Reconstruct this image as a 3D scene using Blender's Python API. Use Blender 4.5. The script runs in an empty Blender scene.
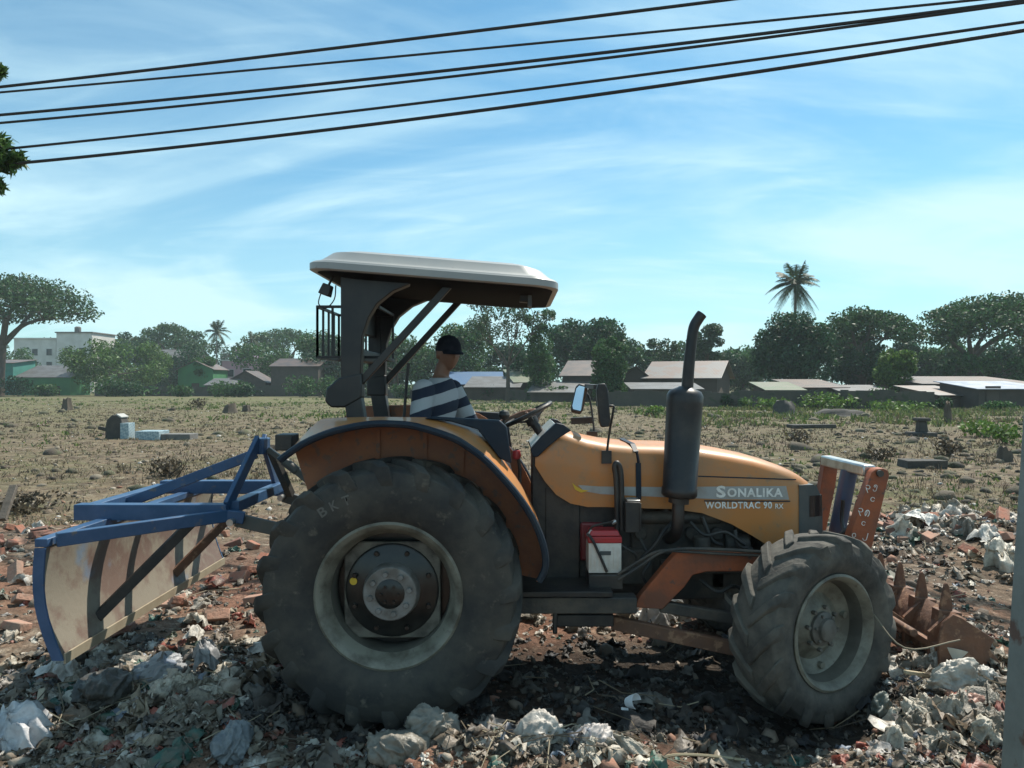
import bpy, bmesh, math, random
import numpy as np
from mathutils import Vector, Matrix
R = math.radians
C = bpy.context.scene
COL = C.collection
random.seed(7)
rng = np.random.default_rng(7)

# ------------------------------------------------------------------ camera, sky, sun, exposure
CAMZ, F = 1.95, 740.0
cam_data = bpy.data.cameras.new('camera'); cam = bpy.data.objects.new('camera', cam_data); COL.objects.link(cam)
cam.location = (0, 0, CAMZ); cam.rotation_euler = (R(90), 0, 0)
cam_data.sensor_width = 36.0; cam_data.lens = F / 1024 * 36.0
cam_data.clip_start = 0.05; cam_data.clip_end = 6000
C.camera = cam

SUN_DIR = Vector((0.45, 0.54, 1.0)).normalized()          # towards the sun
SUN_ELEV = math.asin(SUN_DIR.z)
SUN_AZ = math.atan2(SUN_DIR.x, SUN_DIR.y)                  # clockwise from +Y
sun_data = bpy.data.lights.new('sun', 'SUN'); sun = bpy.data.objects.new('sun', sun_data); COL.objects.link(sun)
sun_data.energy = 5.0; sun_data.angle = R(0.5); sun_data.color = (1.0, 0.93, 0.82)
sun.location = (20, 30, 50)
sun.rotation_euler = (-SUN_DIR).to_track_quat('-Z', 'Y').to_euler()

W = bpy.data.worlds.new('World'); C.world = W; W.use_nodes = True
nt = W.node_tree; N = nt.nodes; L = nt.links; N.clear()
out = N.new('ShaderNodeOutputWorld'); bg = N.new('ShaderNodeBackground'); bg.inputs[1].default_value = 0.086
sky = N.new('ShaderNodeTexSky'); sky.sky_type = 'NISHITA'; sky.sun_disc = False
sky.sun_elevation = SUN_ELEV; sky.sun_rotation = SUN_AZ
sky.air_density = 1.0; sky.dust_density = 0.6; sky.ozone_density = 2.2; sky.altitude = 0
tc = N.new('ShaderNodeTexCoord')
sep = N.new('ShaderNodeSeparateXYZ'); L.new(tc.outputs['Generated'], sep.inputs[0])
def wmath(op, a, b=None, clamp=False):
    n = N.new('ShaderNodeMath'); n.operation = op; n.use_clamp = clamp
    for i, v in enumerate((a, b)):
        if v is None: continue
        if isinstance(v, (int, float)): n.inputs[i].default_value = v
        else: L.new(v, n.inputs[i])
    return n.outputs[0]
zz = wmath('ADD', wmath('MAXIMUM', sep.outputs[2], 0.0), 0.30)
u = wmath('DIVIDE', sep.outputs[0], zz); v = wmath('DIVIDE', sep.outputs[1], zz)
comb = N.new('ShaderNodeCombineXYZ'); L.new(u, comb.inputs[0]); L.new(v, comb.inputs[1])
def cloud_layer(rot, scale, nscale, lo, hi, detail=7.0, dist=0.6, off=(0, 0, 0)):
    mp = N.new('ShaderNodeMapping'); mp.inputs['Rotation'].default_value = (0, 0, R(rot)); mp.inputs['Scale'].default_value = scale
    mp.inputs['Location'].default_value = off
    L.new(comb.outputs[0], mp.inputs[0])
    no = N.new('ShaderNodeTexNoise'); no.inputs['Scale'].default_value = nscale; no.inputs['Detail'].default_value = detail
    no.inputs['Roughness'].default_value = 0.56; no.inputs['Distortion'].default_value = dist
    L.new(mp.outputs[0], no.inputs['Vector'])
    mr = N.new('ShaderNodeMapRange'); mr.interpolation_type = 'SMOOTHSTEP'
    mr.inputs[1].default_value = lo; mr.inputs[2].default_value = hi + 0.04; L.new(no.outputs[0], mr.inputs[0])
    return mr.outputs[0]
c1 = cloud_layer(24, (0.7, 1.15, 1), 1.25, 0.38, 0.70, detail=10, dist=1.1, off=(1.15, 0.35, 0))
c2 = cloud_layer(52, (0.6, 2.2, 1), 2.6, 0.44, 0.74, detail=10, dist=1.3, off=(1.7, 0.2, 0))
low = N.new('ShaderNodeMapRange'); low.interpolation_type = 'SMOOTHSTEP'
low.inputs[1].default_value = 0.34; low.inputs[2].default_value = 0.02; low.inputs[3].default_value = 0.0; low.inputs[4].default_value = 0.42
L.new(sep.outputs[2], low.inputs[0])
cl = wmath('ADD', wmath('MULTIPLY', c1, 0.70), wmath('MULTIPLY', c2, 0.30))
cl = wmath('ADD', cl, low.outputs[0]); cl = wmath('MINIMUM', cl, 0.85)
tint = N.new('ShaderNodeMix'); tint.data_type = 'RGBA'; tint.blend_type = 'MULTIPLY'; tint.inputs[0].default_value = 1.0
L.new(sky.outputs[0], tint.inputs[6]); tint.inputs[7].default_value = (0.66, 1.13, 1.15, 1)
mix = N.new('ShaderNodeMix'); mix.data_type = 'RGBA'
L.new(cl, mix.inputs[0]); L.new(tint.outputs[2], mix.inputs[6]); mix.inputs[7].default_value = (6.3, 8.7, 9.3, 1)
L.new(mix.outputs[2], bg.inputs[0]); L.new(bg.outputs[0], out.inputs[0])

C.view_settings.view_transform = 'Standard'; C.view_settings.look = 'None'
C.view_settings.exposure = 0.52; C.view_settings.gamma = 1.0; C.view_settings.use_curve_mapping = False
C.cycles.max_bounces = 6; C.cycles.diffuse_bounces = 3; C.cycles.transparent_max_bounces = 8
C.cycles.volume_bounces = 0
C.cycles.use_denoising = True

# ------------------------------------------------------------------ helpers
def P(px, py, Y):
    return Vector(((px - 512) / F * Y, Y, CAMZ - (py - 384) / F * Y))
def X_(px, Y): return (px - 512) / F * Y
def Z_(py, Y): return CAMZ - (py - 384) / F * Y

def material(name, col, rough=0.6, metal=0.0, dirt=None, dirt_amt=0.5, dscale=4.0, bump=0.0, bscale=30.0, spec=0.5,
             var=0.0, island=None, lo=0.42, hi=0.62, wave=None, dirt2=None, d2scale=14.0, d2lo=0.55, d2hi=0.62, transl=0.0, coat=0.0):
    m = bpy.data.materials.new(name); m.use_nodes = True
    n = m.node_tree.nodes; l = m.node_tree.links
    b = n['Principled BSDF']
    b.inputs['Roughness'].default_value = rough; b.inputs['Metallic'].default_value = metal
    b.inputs['Specular IOR Level'].default_value = spec; b.inputs['Coat Weight'].default_value = coat
    t = n.new('ShaderNodeTexCoord')
    src = None
    if island:
        g = n.new('ShaderNodeNewGeometry'); cr = n.new('ShaderNodeValToRGB'); l.new(g.outputs['Random Per Island'], cr.inputs[0])
        els = cr.color_ramp.elements
        cr.color_ramp.interpolation = 'CONSTANT' if len(island) > 3 else 'LINEAR'
        while len(els) < len(island): els.new(0.5)
        for i, c in enumerate(island):
            els[i].position = i / (len(island) if len(island) > 3 else len(island) - 1); els[i].color = (*c, 1)
        src = cr.outputs[0]
    else:
        rgb = n.new('ShaderNodeRGB'); rgb.outputs[0].default_value = (*col, 1); src = rgb.outputs[0]
    def layer(src, c2, sc, lo, hi, amt):
        no = n.new('ShaderNodeTexNoise'); no.inputs['Scale'].default_value = sc; no.inputs['Detail'].default_value = 6; no.inputs['Roughness'].default_value = 0.62
        l.new(t.outputs['Object'], no.inputs['Vector'])
        mr = n.new('ShaderNodeMapRange'); mr.inputs[1].default_value = lo; mr.inputs[2].default_value = hi; mr.inputs[4].default_value = amt
        l.new(no.outputs[0], mr.inputs[0])
        mx = n.new('ShaderNodeMix'); mx.data_type = 'RGBA'; l.new(mr.outputs[0], mx.inputs[0]); l.new(src, mx.inputs[6]); mx.inputs[7].default_value = (*c2, 1)
        return mx.outputs[2]
    if dirt: src = layer(src, dirt, dscale, lo, hi, dirt_amt)
    if dirt2: src = layer(src, dirt2, d2scale, d2lo, d2hi, 0.85)
    bsrc = None
    if wave:
        wv = n.new('ShaderNodeTexWave'); wv.bands_direction = wave[0]; wv.inputs['Scale'].default_value = wave[1]
        l.new(t.outputs['Object'], wv.inputs['Vector']); bsrc = wv.outputs[1]
        if len(wave) > 2:
            mx = n.new('ShaderNodeMix'); mx.data_type = 'RGBA'; l.new(wv.outputs[1], mx.inputs[0]); mx.inputs[6].default_value = (*wave[2], 1); l.new(src, mx.inputs[7])
            src = mx.outputs[2]
    l.new(src, b.inputs['Base Color'])
    if bump or wave:
        bp = n.new('ShaderNodeBump'); bp.inputs['Strength'].default_value = bump or 0.5; bp.inputs['Distance'].default_value = 0.02
        if bsrc is None:
            no = n.new('ShaderNodeTexNoise'); no.inputs['Scale'].default_value = bscale; no.inputs['Detail'].default_value = 5
            l.new(t.outputs['Object'], no.inputs['Vector']); bsrc = no.outputs[0]
        l.new(bsrc, bp.inputs['Height']); l.new(bp.outputs[0], b.inputs['Normal'])
    if dirt and rough < 0.6:
        pass
    if transl > 0:
        tr = n.new('ShaderNodeBsdfTranslucent'); l.new(src, tr.inputs[0]); ms = n.new('ShaderNodeMixShader'); ms.inputs[0].default_value = transl
        l.new(b.outputs[0], ms.inputs[1]); l.new(tr.outputs[0], ms.inputs[2]); l.new(ms.outputs[0], n['Material Output'].inputs[0])
    return m

def wloc(o):
    v = Vector((0, 0, 0))
    while o is not None:
        v += o.location; o = o.parent
    return v

def tag(o, label=None, cat=None, group=None, kind=None):
    if label: o['label'] = label
    if cat: o['category'] = cat
    if group: o['group'] = group
    if kind: o['kind'] = kind
    return o

def empty(name, loc, label, cat, group=None, rotz=0.0):
    o = bpy.data.objects.new(name, None); COL.objects.link(o); o.location = loc; o.rotation_euler = (0, 0, rotz)
    o.empty_display_size = 0.2
    return tag(o, label, cat, group)

class MB:
    def __init__(s): s.v = []; s.f = []
    def add(s, vs, fs):
        k = len(s.v); s.v += [tuple(v) for v in vs]; s.f += [tuple(i + k for i in f) for f in fs]; return s
    def box(s, c, size, rot=None, taper=1.0):
        x, y, z = (d / 2 for d in size); M_ = rot.to_matrix() if rot is not None and hasattr(rot, 'to_matrix') else None
        vs = []
        for sz in (-1, 1):
            k = taper if sz > 0 else 1.0
            for sx, sy in ((-1, -1), (1, -1), (1, 1), (-1, 1)):
                p = Vector((sx * x * k, sy * y * k, sz * z))
                if M_: p = M_ @ p
                vs.append(p + Vector(c))
        return s.add(vs, [(3, 2, 1, 0), (4, 5, 6, 7), (0, 1, 5, 4), (1, 2, 6, 5), (2, 3, 7, 6), (3, 0, 4, 7)])
    def rng(s, x0, x1, y0, y1, z0, z1): return s.box(((x0 + x1) / 2, (y0 + y1) / 2, (z0 + z1) / 2), (abs(x1 - x0), abs(y1 - y0), abs(z1 - z0)))
    def bar(s, a, b, w, h, up=(0, 0, 1), w2=None, h2=None):
        a, b = Vector(a), Vector(b); d = (b - a).normalized(); up = Vector(up)
        if abs(d.dot(up)) > 0.98: up = Vector((1, 0, 0))
        sd = d.cross(up).normalized(); u = sd.cross(d).normalized()
        vs = []
        for p, ww, hh in ((a, w, h), (b, w2 or w, h2 or h)):
            for i, j in ((-1, -1), (1, -1), (1, 1), (-1, 1)): vs.append(p + sd * (i * ww / 2) + u * (j * hh / 2))
        return s.add(vs, [(0, 1, 2, 3), (7, 6, 5, 4), (1, 0, 4, 5), (2, 1, 5, 6), (3, 2, 6, 7), (0, 3, 7, 4)])
    def tube(s, pts, r, n=8, caps=True, smooth_pts=0):
        pts = [Vector(p) for p in pts]
        if smooth_pts: pts = spline(pts, smooth_pts)
        m = len(pts)
        if hasattr(r, '__len__'):
            rr = [np.interp(i / (m - 1), np.linspace(0, 1, len(r)), r) for i in range(m)]
        else: rr = [r] * m
        vs = []; prev = None
        for i, p in enumerate(pts):
            d = (pts[min(i + 1, m - 1)] - pts[max(i - 1, 0)]).normalized()
            if prev is None:
                a = Vector((0, 0, 1)) if abs(d.z) < 0.9 else Vector((1, 0, 0))
                x = d.cross(a).normalized()
            else: x = (prev - d * prev.dot(d)).normalized()
            prev = x; y = d.cross(x)
            for k in range(n):
                t = 2 * math.pi * k / n; vs.append(p + (x * math.cos(t) + y * math.sin(t)) * rr[i])
        fs = [(i * n + k, i * n + (k + 1) % n, (i + 1) * n + (k + 1) % n, (i + 1) * n + k) for i in range(m - 1) for k in range(n)]
        if caps: fs += [tuple(range(n - 1, -1, -1)), tuple(range((m - 1) * n, m * n))]
        return s.add(vs, fs)
    def cyl(s, a, b, r, n=20, r2=None): return s.tube([a, b], [r, r if r2 is None else r2], n)
    def lathe(s, prof, n=48, axis='Y', c=(0, 0, 0), close=False, a0=0, a1=2 * math.pi):
        """prof: list of (radius, along-axis)"""
        c = Vector(c); vs = []; full = abs(a1 - a0 - 2 * math.pi) < 1e-6
        m = len(prof); nn = n if full else n + 1
        for k in range(nn):
            t = a0 + (a1 - a0) * k / n
            for r, h in prof:
                if axis == 'Y': vs.append(c + Vector((r * math.cos(t), h, r * math.sin(t))))
                elif axis == 'Z': vs.append(c + Vector((r * math.cos(t), r * math.sin(t), h)))
                else: vs.append(c + Vector((h, r * math.cos(t), r * math.sin(t))))
        fs = []
        mm = m if close else m - 1
        for k in range(n):
            k2 = (k + 1) % nn
            for i in range(mm):
                j = (i + 1) % m
                fs.append((k * m + i, k2 * m + i, k2 * m + j, k * m + j))
        return s.add(vs, fs)
    def prism(s, poly, y0, y1):
        """poly in (x, z), extruded along y"""
        n = len(poly); vs = [(x, y0, z) for x, z in poly] + [(x, y1, z) for x, z in poly]
        fs = [tuple(range(n)), tuple(range(2 * n - 1, n - 1, -1))] + [(i, i + n, (i + 1) % n + n, (i + 1) % n) for i in range(n)]
        return s.add(vs, fs)
    def loft(s, secs, closed=True, caps=True):
        n = len(secs[0]); vs = [p for sec in secs for p in sec]; fs = []
        for i in range(len(secs) - 1):
            for k in range(n if closed else n - 1):
                k2 = (k + 1) % n; fs.append((i * n + k, i * n + k2, (i + 1) * n + k2, (i + 1) * n + k))
        if caps and closed: fs += [tuple(range(n - 1, -1, -1)), tuple(range((len(secs) - 1) * n, len(secs) * n))]
        return s.add(vs, fs)
    def build(s, name, mat, parent=None, origin=None, bevel=0.0, sharp=38, seg=2, smooth=True, label=None):
        me = bpy.data.meshes.new(name)
        o0 = wloc(parent) if origin is None else Vector(origin)
        me.from_pydata([tuple(Vector(v) - o0) for v in s.v], [], s.f)
        bm = bmesh.new(); bm.from_mesh(me); bmesh.ops.recalc_face_normals(bm, faces=bm.faces); bm.to_mesh(me); bm.free()
        for m in (mat if isinstance(mat, (list, tuple)) else [mat]): me.materials.append(m)
        if smooth:
            me.polygons.foreach_set('use_smooth', [True] * len(me.polygons)); me.set_sharp_from_angle(angle=R(sharp))
        o = bpy.data.objects.new(name, me); COL.objects.link(o)
        if parent is not None: o.parent = parent
        elif origin is not None: o.location = origin
        if bevel:
            b = o.modifiers.new('bevel', 'BEVEL'); b.width = bevel; b.segments = seg; b.limit_method = 'ANGLE'; b.angle_limit = R(40); b.harden_normals = False
        if label: o['label'] = label
        return o

def spline(pts, k):
    pts = [Vector(p) for p in pts]; out = []
    q = [pts[0] * 2 - pts[1]] + pts + [pts[-1] * 2 - pts[-2]]
    for i in range(1, len(q) - 2):
        a, b, c, d = q[i - 1:i + 3]
        for j in range(k):
            t = j / k
            out.append(0.5 * ((2 * b) + (c - a) * t + (2 * a - 5 * b + 4 * c - d) * t * t + (3 * b - a - 3 * c + d) * t ** 3))
    out.append(pts[-1]); return out

def fast_mesh(name, V, Fq, mat, parent=None, loc=None, smooth=False, matidx=None):
    """V (n,3), Fq (m,k) numpy -> object"""
    me = bpy.data.meshes.new(name); k = Fq.shape[1]
    me.vertices.add(len(V)); me.vertices.foreach_set('co', np.asarray(V, dtype=np.float32).ravel())
    me.loops.add(Fq.size); me.loops.foreach_set('vertex_index', Fq.astype(np.int32).ravel())
    me.polygons.add(len(Fq)); me.polygons.foreach_set('loop_start', np.arange(0, Fq.size, k, dtype=np.int32))
    me.polygons.foreach_set('loop_total', np.full(len(Fq), k, dtype=np.int32))
    if smooth: me.polygons.foreach_set('use_smooth', np.ones(len(Fq), dtype=bool))
    for m in (mat if isinstance(mat, (list, tuple)) else [mat]): me.materials.append(m)
    if matidx is not None: me.polygons.foreach_set('material_index', matidx.astype(np.int32))
    me.update(calc_edges=True); me.validate()
    o = bpy.data.objects.new(name, me); COL.objects.link(o)
    if parent is not None: o.parent = parent
    if loc is not None: o.location = loc
    return o

def lettering(text, name, mat, parent, loc, width, height, rot=(R(90), 0, 0), extrude=0.0015, bold=0.0, spacing=1.0, shear=0.0, origin=None):
    cu = bpy.data.curves.new(name, 'FONT'); cu.body = text; cu.size = 1.0; cu.extrude = 0; cu.offset = bold; cu.space_character = spacing; cu.shear = shear
    cu.resolution_u = 3
    t = bpy.data.objects.new(name, cu); COL.objects.link(t)
    dg = bpy.context.evaluated_depsgraph_get(); me = bpy.data.meshes.new_from_object(t.evaluated_get(dg))
    bpy.data.objects.remove(t); bpy.data.curves.remove(cu)
    co = np.array([v.co[:] for v in me.vertices]); mn, mx = co.min(0), co.max(0)
    sx = width / (mx[0] - mn[0]); sy = height / (mx[1] - mn[1])
    E = Matrix.Rotation(rot[2], 3, 'Z') @ Matrix.Rotation(rot[1], 3, 'Y') @ Matrix.Rotation(rot[0], 3, 'X')
    o0 = wloc(parent) if origin is None else Vector(origin)
    for v in me.vertices:
        p = Vector(((v.co.x - mn[0]) * sx, (v.co.y - mn[1]) * sy, 0)); v.co = (E @ p) + Vector(loc) - o0
    me.materials.clear(); me.materials.append(mat)
    o = bpy.data.objects.new(name, me); COL.objects.link(o); o.parent = parent
    return o

# value noise on numpy arrays
_tab = np.random.default_rng(3).random((256, 256))
def vnoise(x, y):
    xi = np.floor(x).astype(int); yi = np.floor(y).astype(int); xf = x - xi; yf = y - yi
    xf = xf * xf * (3 - 2 * xf); yf = yf * yf * (3 - 2 * yf)
    g = lambda i, j: _tab[i % 256, j % 256]
    return (g(xi, yi) * (1 - xf) + g(xi + 1, yi) * xf) * (1 - yf) + (g(xi, yi + 1) * (1 - xf) + g(xi + 1, yi + 1) * xf) * yf
def fbm(x, y, o=4):
    s = 0; a = 0.5
    for i in range(o):
        s = s + a * (vnoise(x * 2 ** i + 17.3 * i, y * 2 ** i + 5.1 * i) - 0.5); a *= 0.5
    return s

MOUNDS = [(-2.35, 4.75, 0.9, 0.10), (-1.75, 4.15, 0.5, 0.10), (-3.0, 4.1, 0.5, 0.12), (-0.45, 3.72, 0.32, 0.10), (0.05, 3.62, 0.38, 0.13), (0.45, 3.6, 0.3, 0.09),
          (2.55, 4.1, 0.6, 0.22), (2.9, 5.0, 0.7, 0.22), (1.9, 3.6, 0.4, 0.10), (0.3, 6.6, 0.8, 0.14), (1.1, 6.9, 0.9, 0.12),
          (4.6, 8.2, 1.5, 0.32), (5.6, 7.2, 1.3, 0.30), (-4.6, 7.4, 1.3, 0.16), (-3.2, 8.2, 1.0, 0.14), (-5.6, 8.6, 1.4, 0.18), (-1.9, 7.4, 0.8, 0.12), (3.4, 6.2, 0.8, 0.16), (1.8, 4.3, 0.5, -0.10), (-0.7, 4.3, 0.45, -0.05)]
def hgt(x, y):
    x = np.asarray(x, float); y = np.asarray(y, float)
    near = np.clip((13 - y) / 4, 0, 1)
    h = 0.05 * fbm(x * 0.5, y * 0.5, 3) * 2
    h = h + near * (0.08 * fbm(x * 2.2, y * 2.2, 4) + 0.03 * fbm(x * 9, y * 9, 2))
    h = h + (1 - near) * 0.14 * fbm(x * 0.9 + 9, y * 0.9, 3) * np.clip((120 - y) / 60, 0, 1)
    for mx, my, r, a in MOUNDS: h = h + a * np.exp(-((x - mx) ** 2 + (y - my) ** 2) / (r * r))
    return h
def hg(x, y): return float(hgt(np.array([x]), np.array([y]))[0])
# ------------------------------------------------------------------ ground
def ground_material():
    m = bpy.data.materials.new('earth'); m.use_nodes = True; n = m.node_tree.nodes; l = m.node_tree.links; b = n['Principled BSDF']
    b.inputs['Roughness'].default_value = 0.95; b.inputs['Specular IOR Level'].default_value = 0.15
    g = n.new('ShaderNodeNewGeometry'); sp = n.new('ShaderNodeSeparateXYZ'); l.new(g.outputs['Position'], sp.inputs[0])
    def noise(sc, det=6, rough=0.6, off=0.0):
        mp = n.new('ShaderNodeMapping'); mp.inputs['Location'].default_value = (off, off * 2, 0); l.new(g.outputs['Position'], mp.inputs[0])
        o = n.new('ShaderNodeTexNoise'); o.inputs['Scale'].default_value = sc; o.inputs['Detail'].default_value = det; o.inputs['Roughness'].default_value = rough
        l.new(mp.outputs[0], o.inputs['Vector']); return o.outputs[0]
    def rmp(src, lo, hi, a=0.0, bb=1.0):
        r = n.new('ShaderNodeMapRange'); r.inputs[1].default_value = lo; r.inputs[2].default_value = hi; r.inputs[3].default_value = a; r.inputs[4].default_value = bb; r.clamp = True
        l.new(src, r.inputs[0]); return r.outputs[0]
    def mixc(f, a, c):
        x = n.new('ShaderNodeMix'); x.data_type = 'RGBA'
        if isinstance(f, (int, float)): x.inputs[0].default_value = f
        else: l.new(f, x.inputs[0])
        for i, q in ((6, a), (7, c)):
            if isinstance(q, tuple): x.inputs[i].default_value = (*q, 1)
            else: l.new(q, x.inputs[i])
        return x.outputs[2]
    def mul(a, c):
        x = n.new('ShaderNodeMath'); x.operation = 'MULTIPLY'; l.new(a, x.inputs[0])
        if isinstance(c, (int, float)): x.inputs[1].default_value = c
        else: l.new(c, x.inputs[1])
        return x.outputs[0]
    def add(a, c):
        x = n.new('ShaderNodeMath'); x.operation = 'ADD'; l.new(a, x.inputs[0]); l.new(c, x.inputs[1]); return x.outputs[0]
    straw = mixc(rmp(noise(1.6, 8, 0.7), 0.40, 0.60), (0.185, 0.143, 0.093), (0.08, 0.06, 0.043))
    straw = mixc(rmp(noise(3.5, off=4), 0.5, 0.66), straw, (0.215, 0.185, 0.13))
    field = mixc(mul(rmp(noise(0.16, off=3), 0.45, 0.6), rmp(noise(1.6, off=8), 0.4, 0.6)), straw, (0.105, 0.105, 0.05))
    far_g = mul(rmp(sp.outputs[1], 26, 70), rmp(noise(0.09, off=11), 0.35, 0.6, 0.2, 0.9))
    field = mixc(far_g, field, (0.125, 0.13, 0.06))
    rub = mixc(rmp(noise(2.3, off=2), 0.38, 0.62), (0.16, 0.115, 0.08), (0.085, 0.065, 0.05))
    rub = mixc(rmp(noise(7, off=6), 0.55, 0.68), rub, (0.29, 0.24, 0.18))
    rub = mixc(mul(rmp(noise(0.5, off=15), 0.45, 0.6), 0.6), rub, (0.24, 0.115, 0.075))
    def band(src, a, b_, c_, d_):
        return mul(rmp(src, a, b_), rmp(src, c_, d_, 1.0, 0.0))
    for q_ in (): pass
    dark_patch = mul(mul(band(sp.outputs[0], -1.9, -1.3, 2.0, 2.6), band(sp.outputs[1], 3.8, 4.1, 5.2, 5.7)), 0.85)
    rub = mixc(dark_patch, rub, (0.028, 0.023, 0.019))  # darker ground colour inside a soft-edged box under the tractor
    mk = rmp(add(sp.outputs[1], rmp(noise(0.5, off=20), 0.2, 0.8, -3.0, 3.0)), 8.5, 11.5)
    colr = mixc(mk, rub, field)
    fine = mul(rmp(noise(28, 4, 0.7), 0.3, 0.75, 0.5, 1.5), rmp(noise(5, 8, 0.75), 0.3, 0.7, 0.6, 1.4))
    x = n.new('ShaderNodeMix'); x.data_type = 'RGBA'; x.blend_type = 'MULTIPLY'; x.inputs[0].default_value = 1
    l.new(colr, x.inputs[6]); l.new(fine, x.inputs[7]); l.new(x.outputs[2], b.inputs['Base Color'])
    bp = n.new('ShaderNodeBump'); bp.inputs['Strength'].default_value = 0.8; bp.inputs['Distance'].default_value = 0.06
    l.new(noise(9, 8, 0.7), bp.inputs['Height']); l.new(bp.outputs[0], b.inputs['Normal'])
    return m

def axis_lines(lo, hi, step, far_lo, far_hi, g):
    a = list(np.arange(lo, hi + 1e-6, step)); s = step
    while a[-1] < far_hi: s *= g; a.append(a[-1] + s)
    s = step; b = [lo]
    while b[-1] > far_lo: s *= g; b.append(b[-1] - s)
    return np.array(sorted(b[1:]) + a)
gx = axis_lines(-6.2, 6.2, 0.045, -2500, 2500, 1.13); gy = axis_lines(3.0, 9.5, 0.045, -300, 3000, 1.07)
GX, GY = np.meshgrid(gx, gy); GZ = hgt(GX, GY)
nx, ny = len(gx), len(gy); idx = np.arange(nx * ny).reshape(ny, nx)
Fq = np.stack([idx[:-1, :-1], idx[:-1, 1:], idx[1:, 1:], idx[1:, :-1]], -1).reshape(-1, 4)
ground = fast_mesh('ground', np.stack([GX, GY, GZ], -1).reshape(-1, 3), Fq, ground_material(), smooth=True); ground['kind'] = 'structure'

# ------------------------------------------------------------------ grass and weeds (stuff)
def blades(name, xs, ys, hs, wid, per, lean, cols, label, cat):
    n = len(xs); V = np.zeros((n * per, 4, 3)); bx = np.repeat(xs, per); by = np.repeat(ys, per); bh = np.repeat(hs, per) * rng.uniform(0.5, 1.15, n * per)
    sp = np.repeat(hs, per) * 0.45
    bx = bx + rng.normal(0, 1, n * per) * sp; by = by + rng.normal(0, 1, n * per) * sp
    a = rng.uniform(0, 2 * np.pi, n * per); ld = rng.uniform(0, 2 * np.pi, n * per); lm = rng.uniform(0.1, lean, n * per) * bh
    bz = hgt(bx, by) - 0.01; w = wid * rng.uniform(0.6, 1.3, n * per) * np.clip(by / 12, 0.35, 3.0)
    for i, (sw, t) in enumerate(((-0.5, 0), (0.5, 0), (0.25, 1), (-0.25, 1))):
        V[:, i, 0] = bx + np.cos(a) * sw * w + np.cos(ld) * lm * t; V[:, i, 1] = by + np.sin(a) * sw * w + np.sin(ld) * lm * t; V[:, i, 2] = bz + bh * t * np.sqrt(np.maximum(0.1, 1 - (lm / bh) ** 2 * 0.5))
    o = fast_mesh(name, V.reshape(-1, 3), np.arange(n * per * 4).reshape(-1, 4), material(name + '_blades', cols[0], 0.8, island=cols, transl=0.25))
    return tag(o, label, cat, kind='stuff')
def scatter(n, y0, y1, power=1.6, cond=None, xm=0.85):
    u_ = rng.random(n); y = y0 + (y1 - y0) * u_ ** power; x = (rng.random(n) * 2 - 1) * (y * xm + 2)
    if cond is not None: k = cond(x, y); x, y = x[k], y[k]
    return x, y
x, y = scatter(42000, 9.5, 85, 1.6, lambda x, y: vnoise(x * 0.5 + 3, y * 0.5) + 0.45 * rng.random(len(x)) > 0.6)
blades('dry_grass', x, y, rng.uniform(0.025, 0.10, len(x)), 0.016, 5, 1.2, [(0.26, 0.22, 0.14), (0.17, 0.135, 0.085), (0.09, 0.07, 0.048), (0.32, 0.28, 0.19), (0.14, 0.15, 0.06), (0.055, 0.045, 0.034)], 'dry straw coloured grass stubble all over the cleared field', 'grass')
x, y = scatter(9000, 11, 95, 1.05, lambda x, y: (vnoise(x * 0.12 + 31, y * 0.12 + 7) + 0.3 * rng.random(len(x)) + np.clip((y - 30) / 120, -0.1, 0.33) + np.clip(x / 120, -0.05, 0.15) > 0.88))
blades('green_weeds', x, y, rng.uniform(0.05, 0.2, len(x)) * np.clip(y / 35, .5, 1.3), 0.03, 6, 0.9, [(0.11, 0.17, 0.04), (0.075, 0.12, 0.03), (0.17, 0.22, 0.06), (0.055, 0.09, 0.03)], 'patches of fresh green weeds across the back of the field', 'weeds')
# broken dark stalks and twigs standing in the field
x, y = scatter(9500, 9, 66, 1.4, lambda x, y: vnoise(x * .25 + 60, y * .25 + 9) + .3 * rng.random(len(x)) + np.clip(x / 60, -.1, .2) > .7)
blades('dead_stalks', x, y, rng.uniform(0.04, 0.20, len(x)), 0.014, 5, 1.0, [(0.05, 0.038, 0.026), (0.085, 0.065, 0.045), (0.12, 0.095, 0.065)], 'dark dead stalks and roots sticking out of the cleared ground', 'stalks')

x = rng.uniform(8, 46, 4200); y = 57 - 24 * rng.random(4200) ** 1.6; k = vnoise(x * .3 + 5, y * .3) + .2 * rng.random(4200) > .62; x, y = x[k], y[k]
blades('wall_weeds', x, y, rng.uniform(0.08, 0.36, len(x)), 0.03, 6, 1.1, [(0.13, 0.18, 0.045), (0.09, 0.13, 0.035), (0.20, 0.22, 0.08), (0.06, 0.085, 0.03), (0.15, 0.13, 0.07)], 'band of taller bright green weeds before the dark wall at right', 'weeds')
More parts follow.
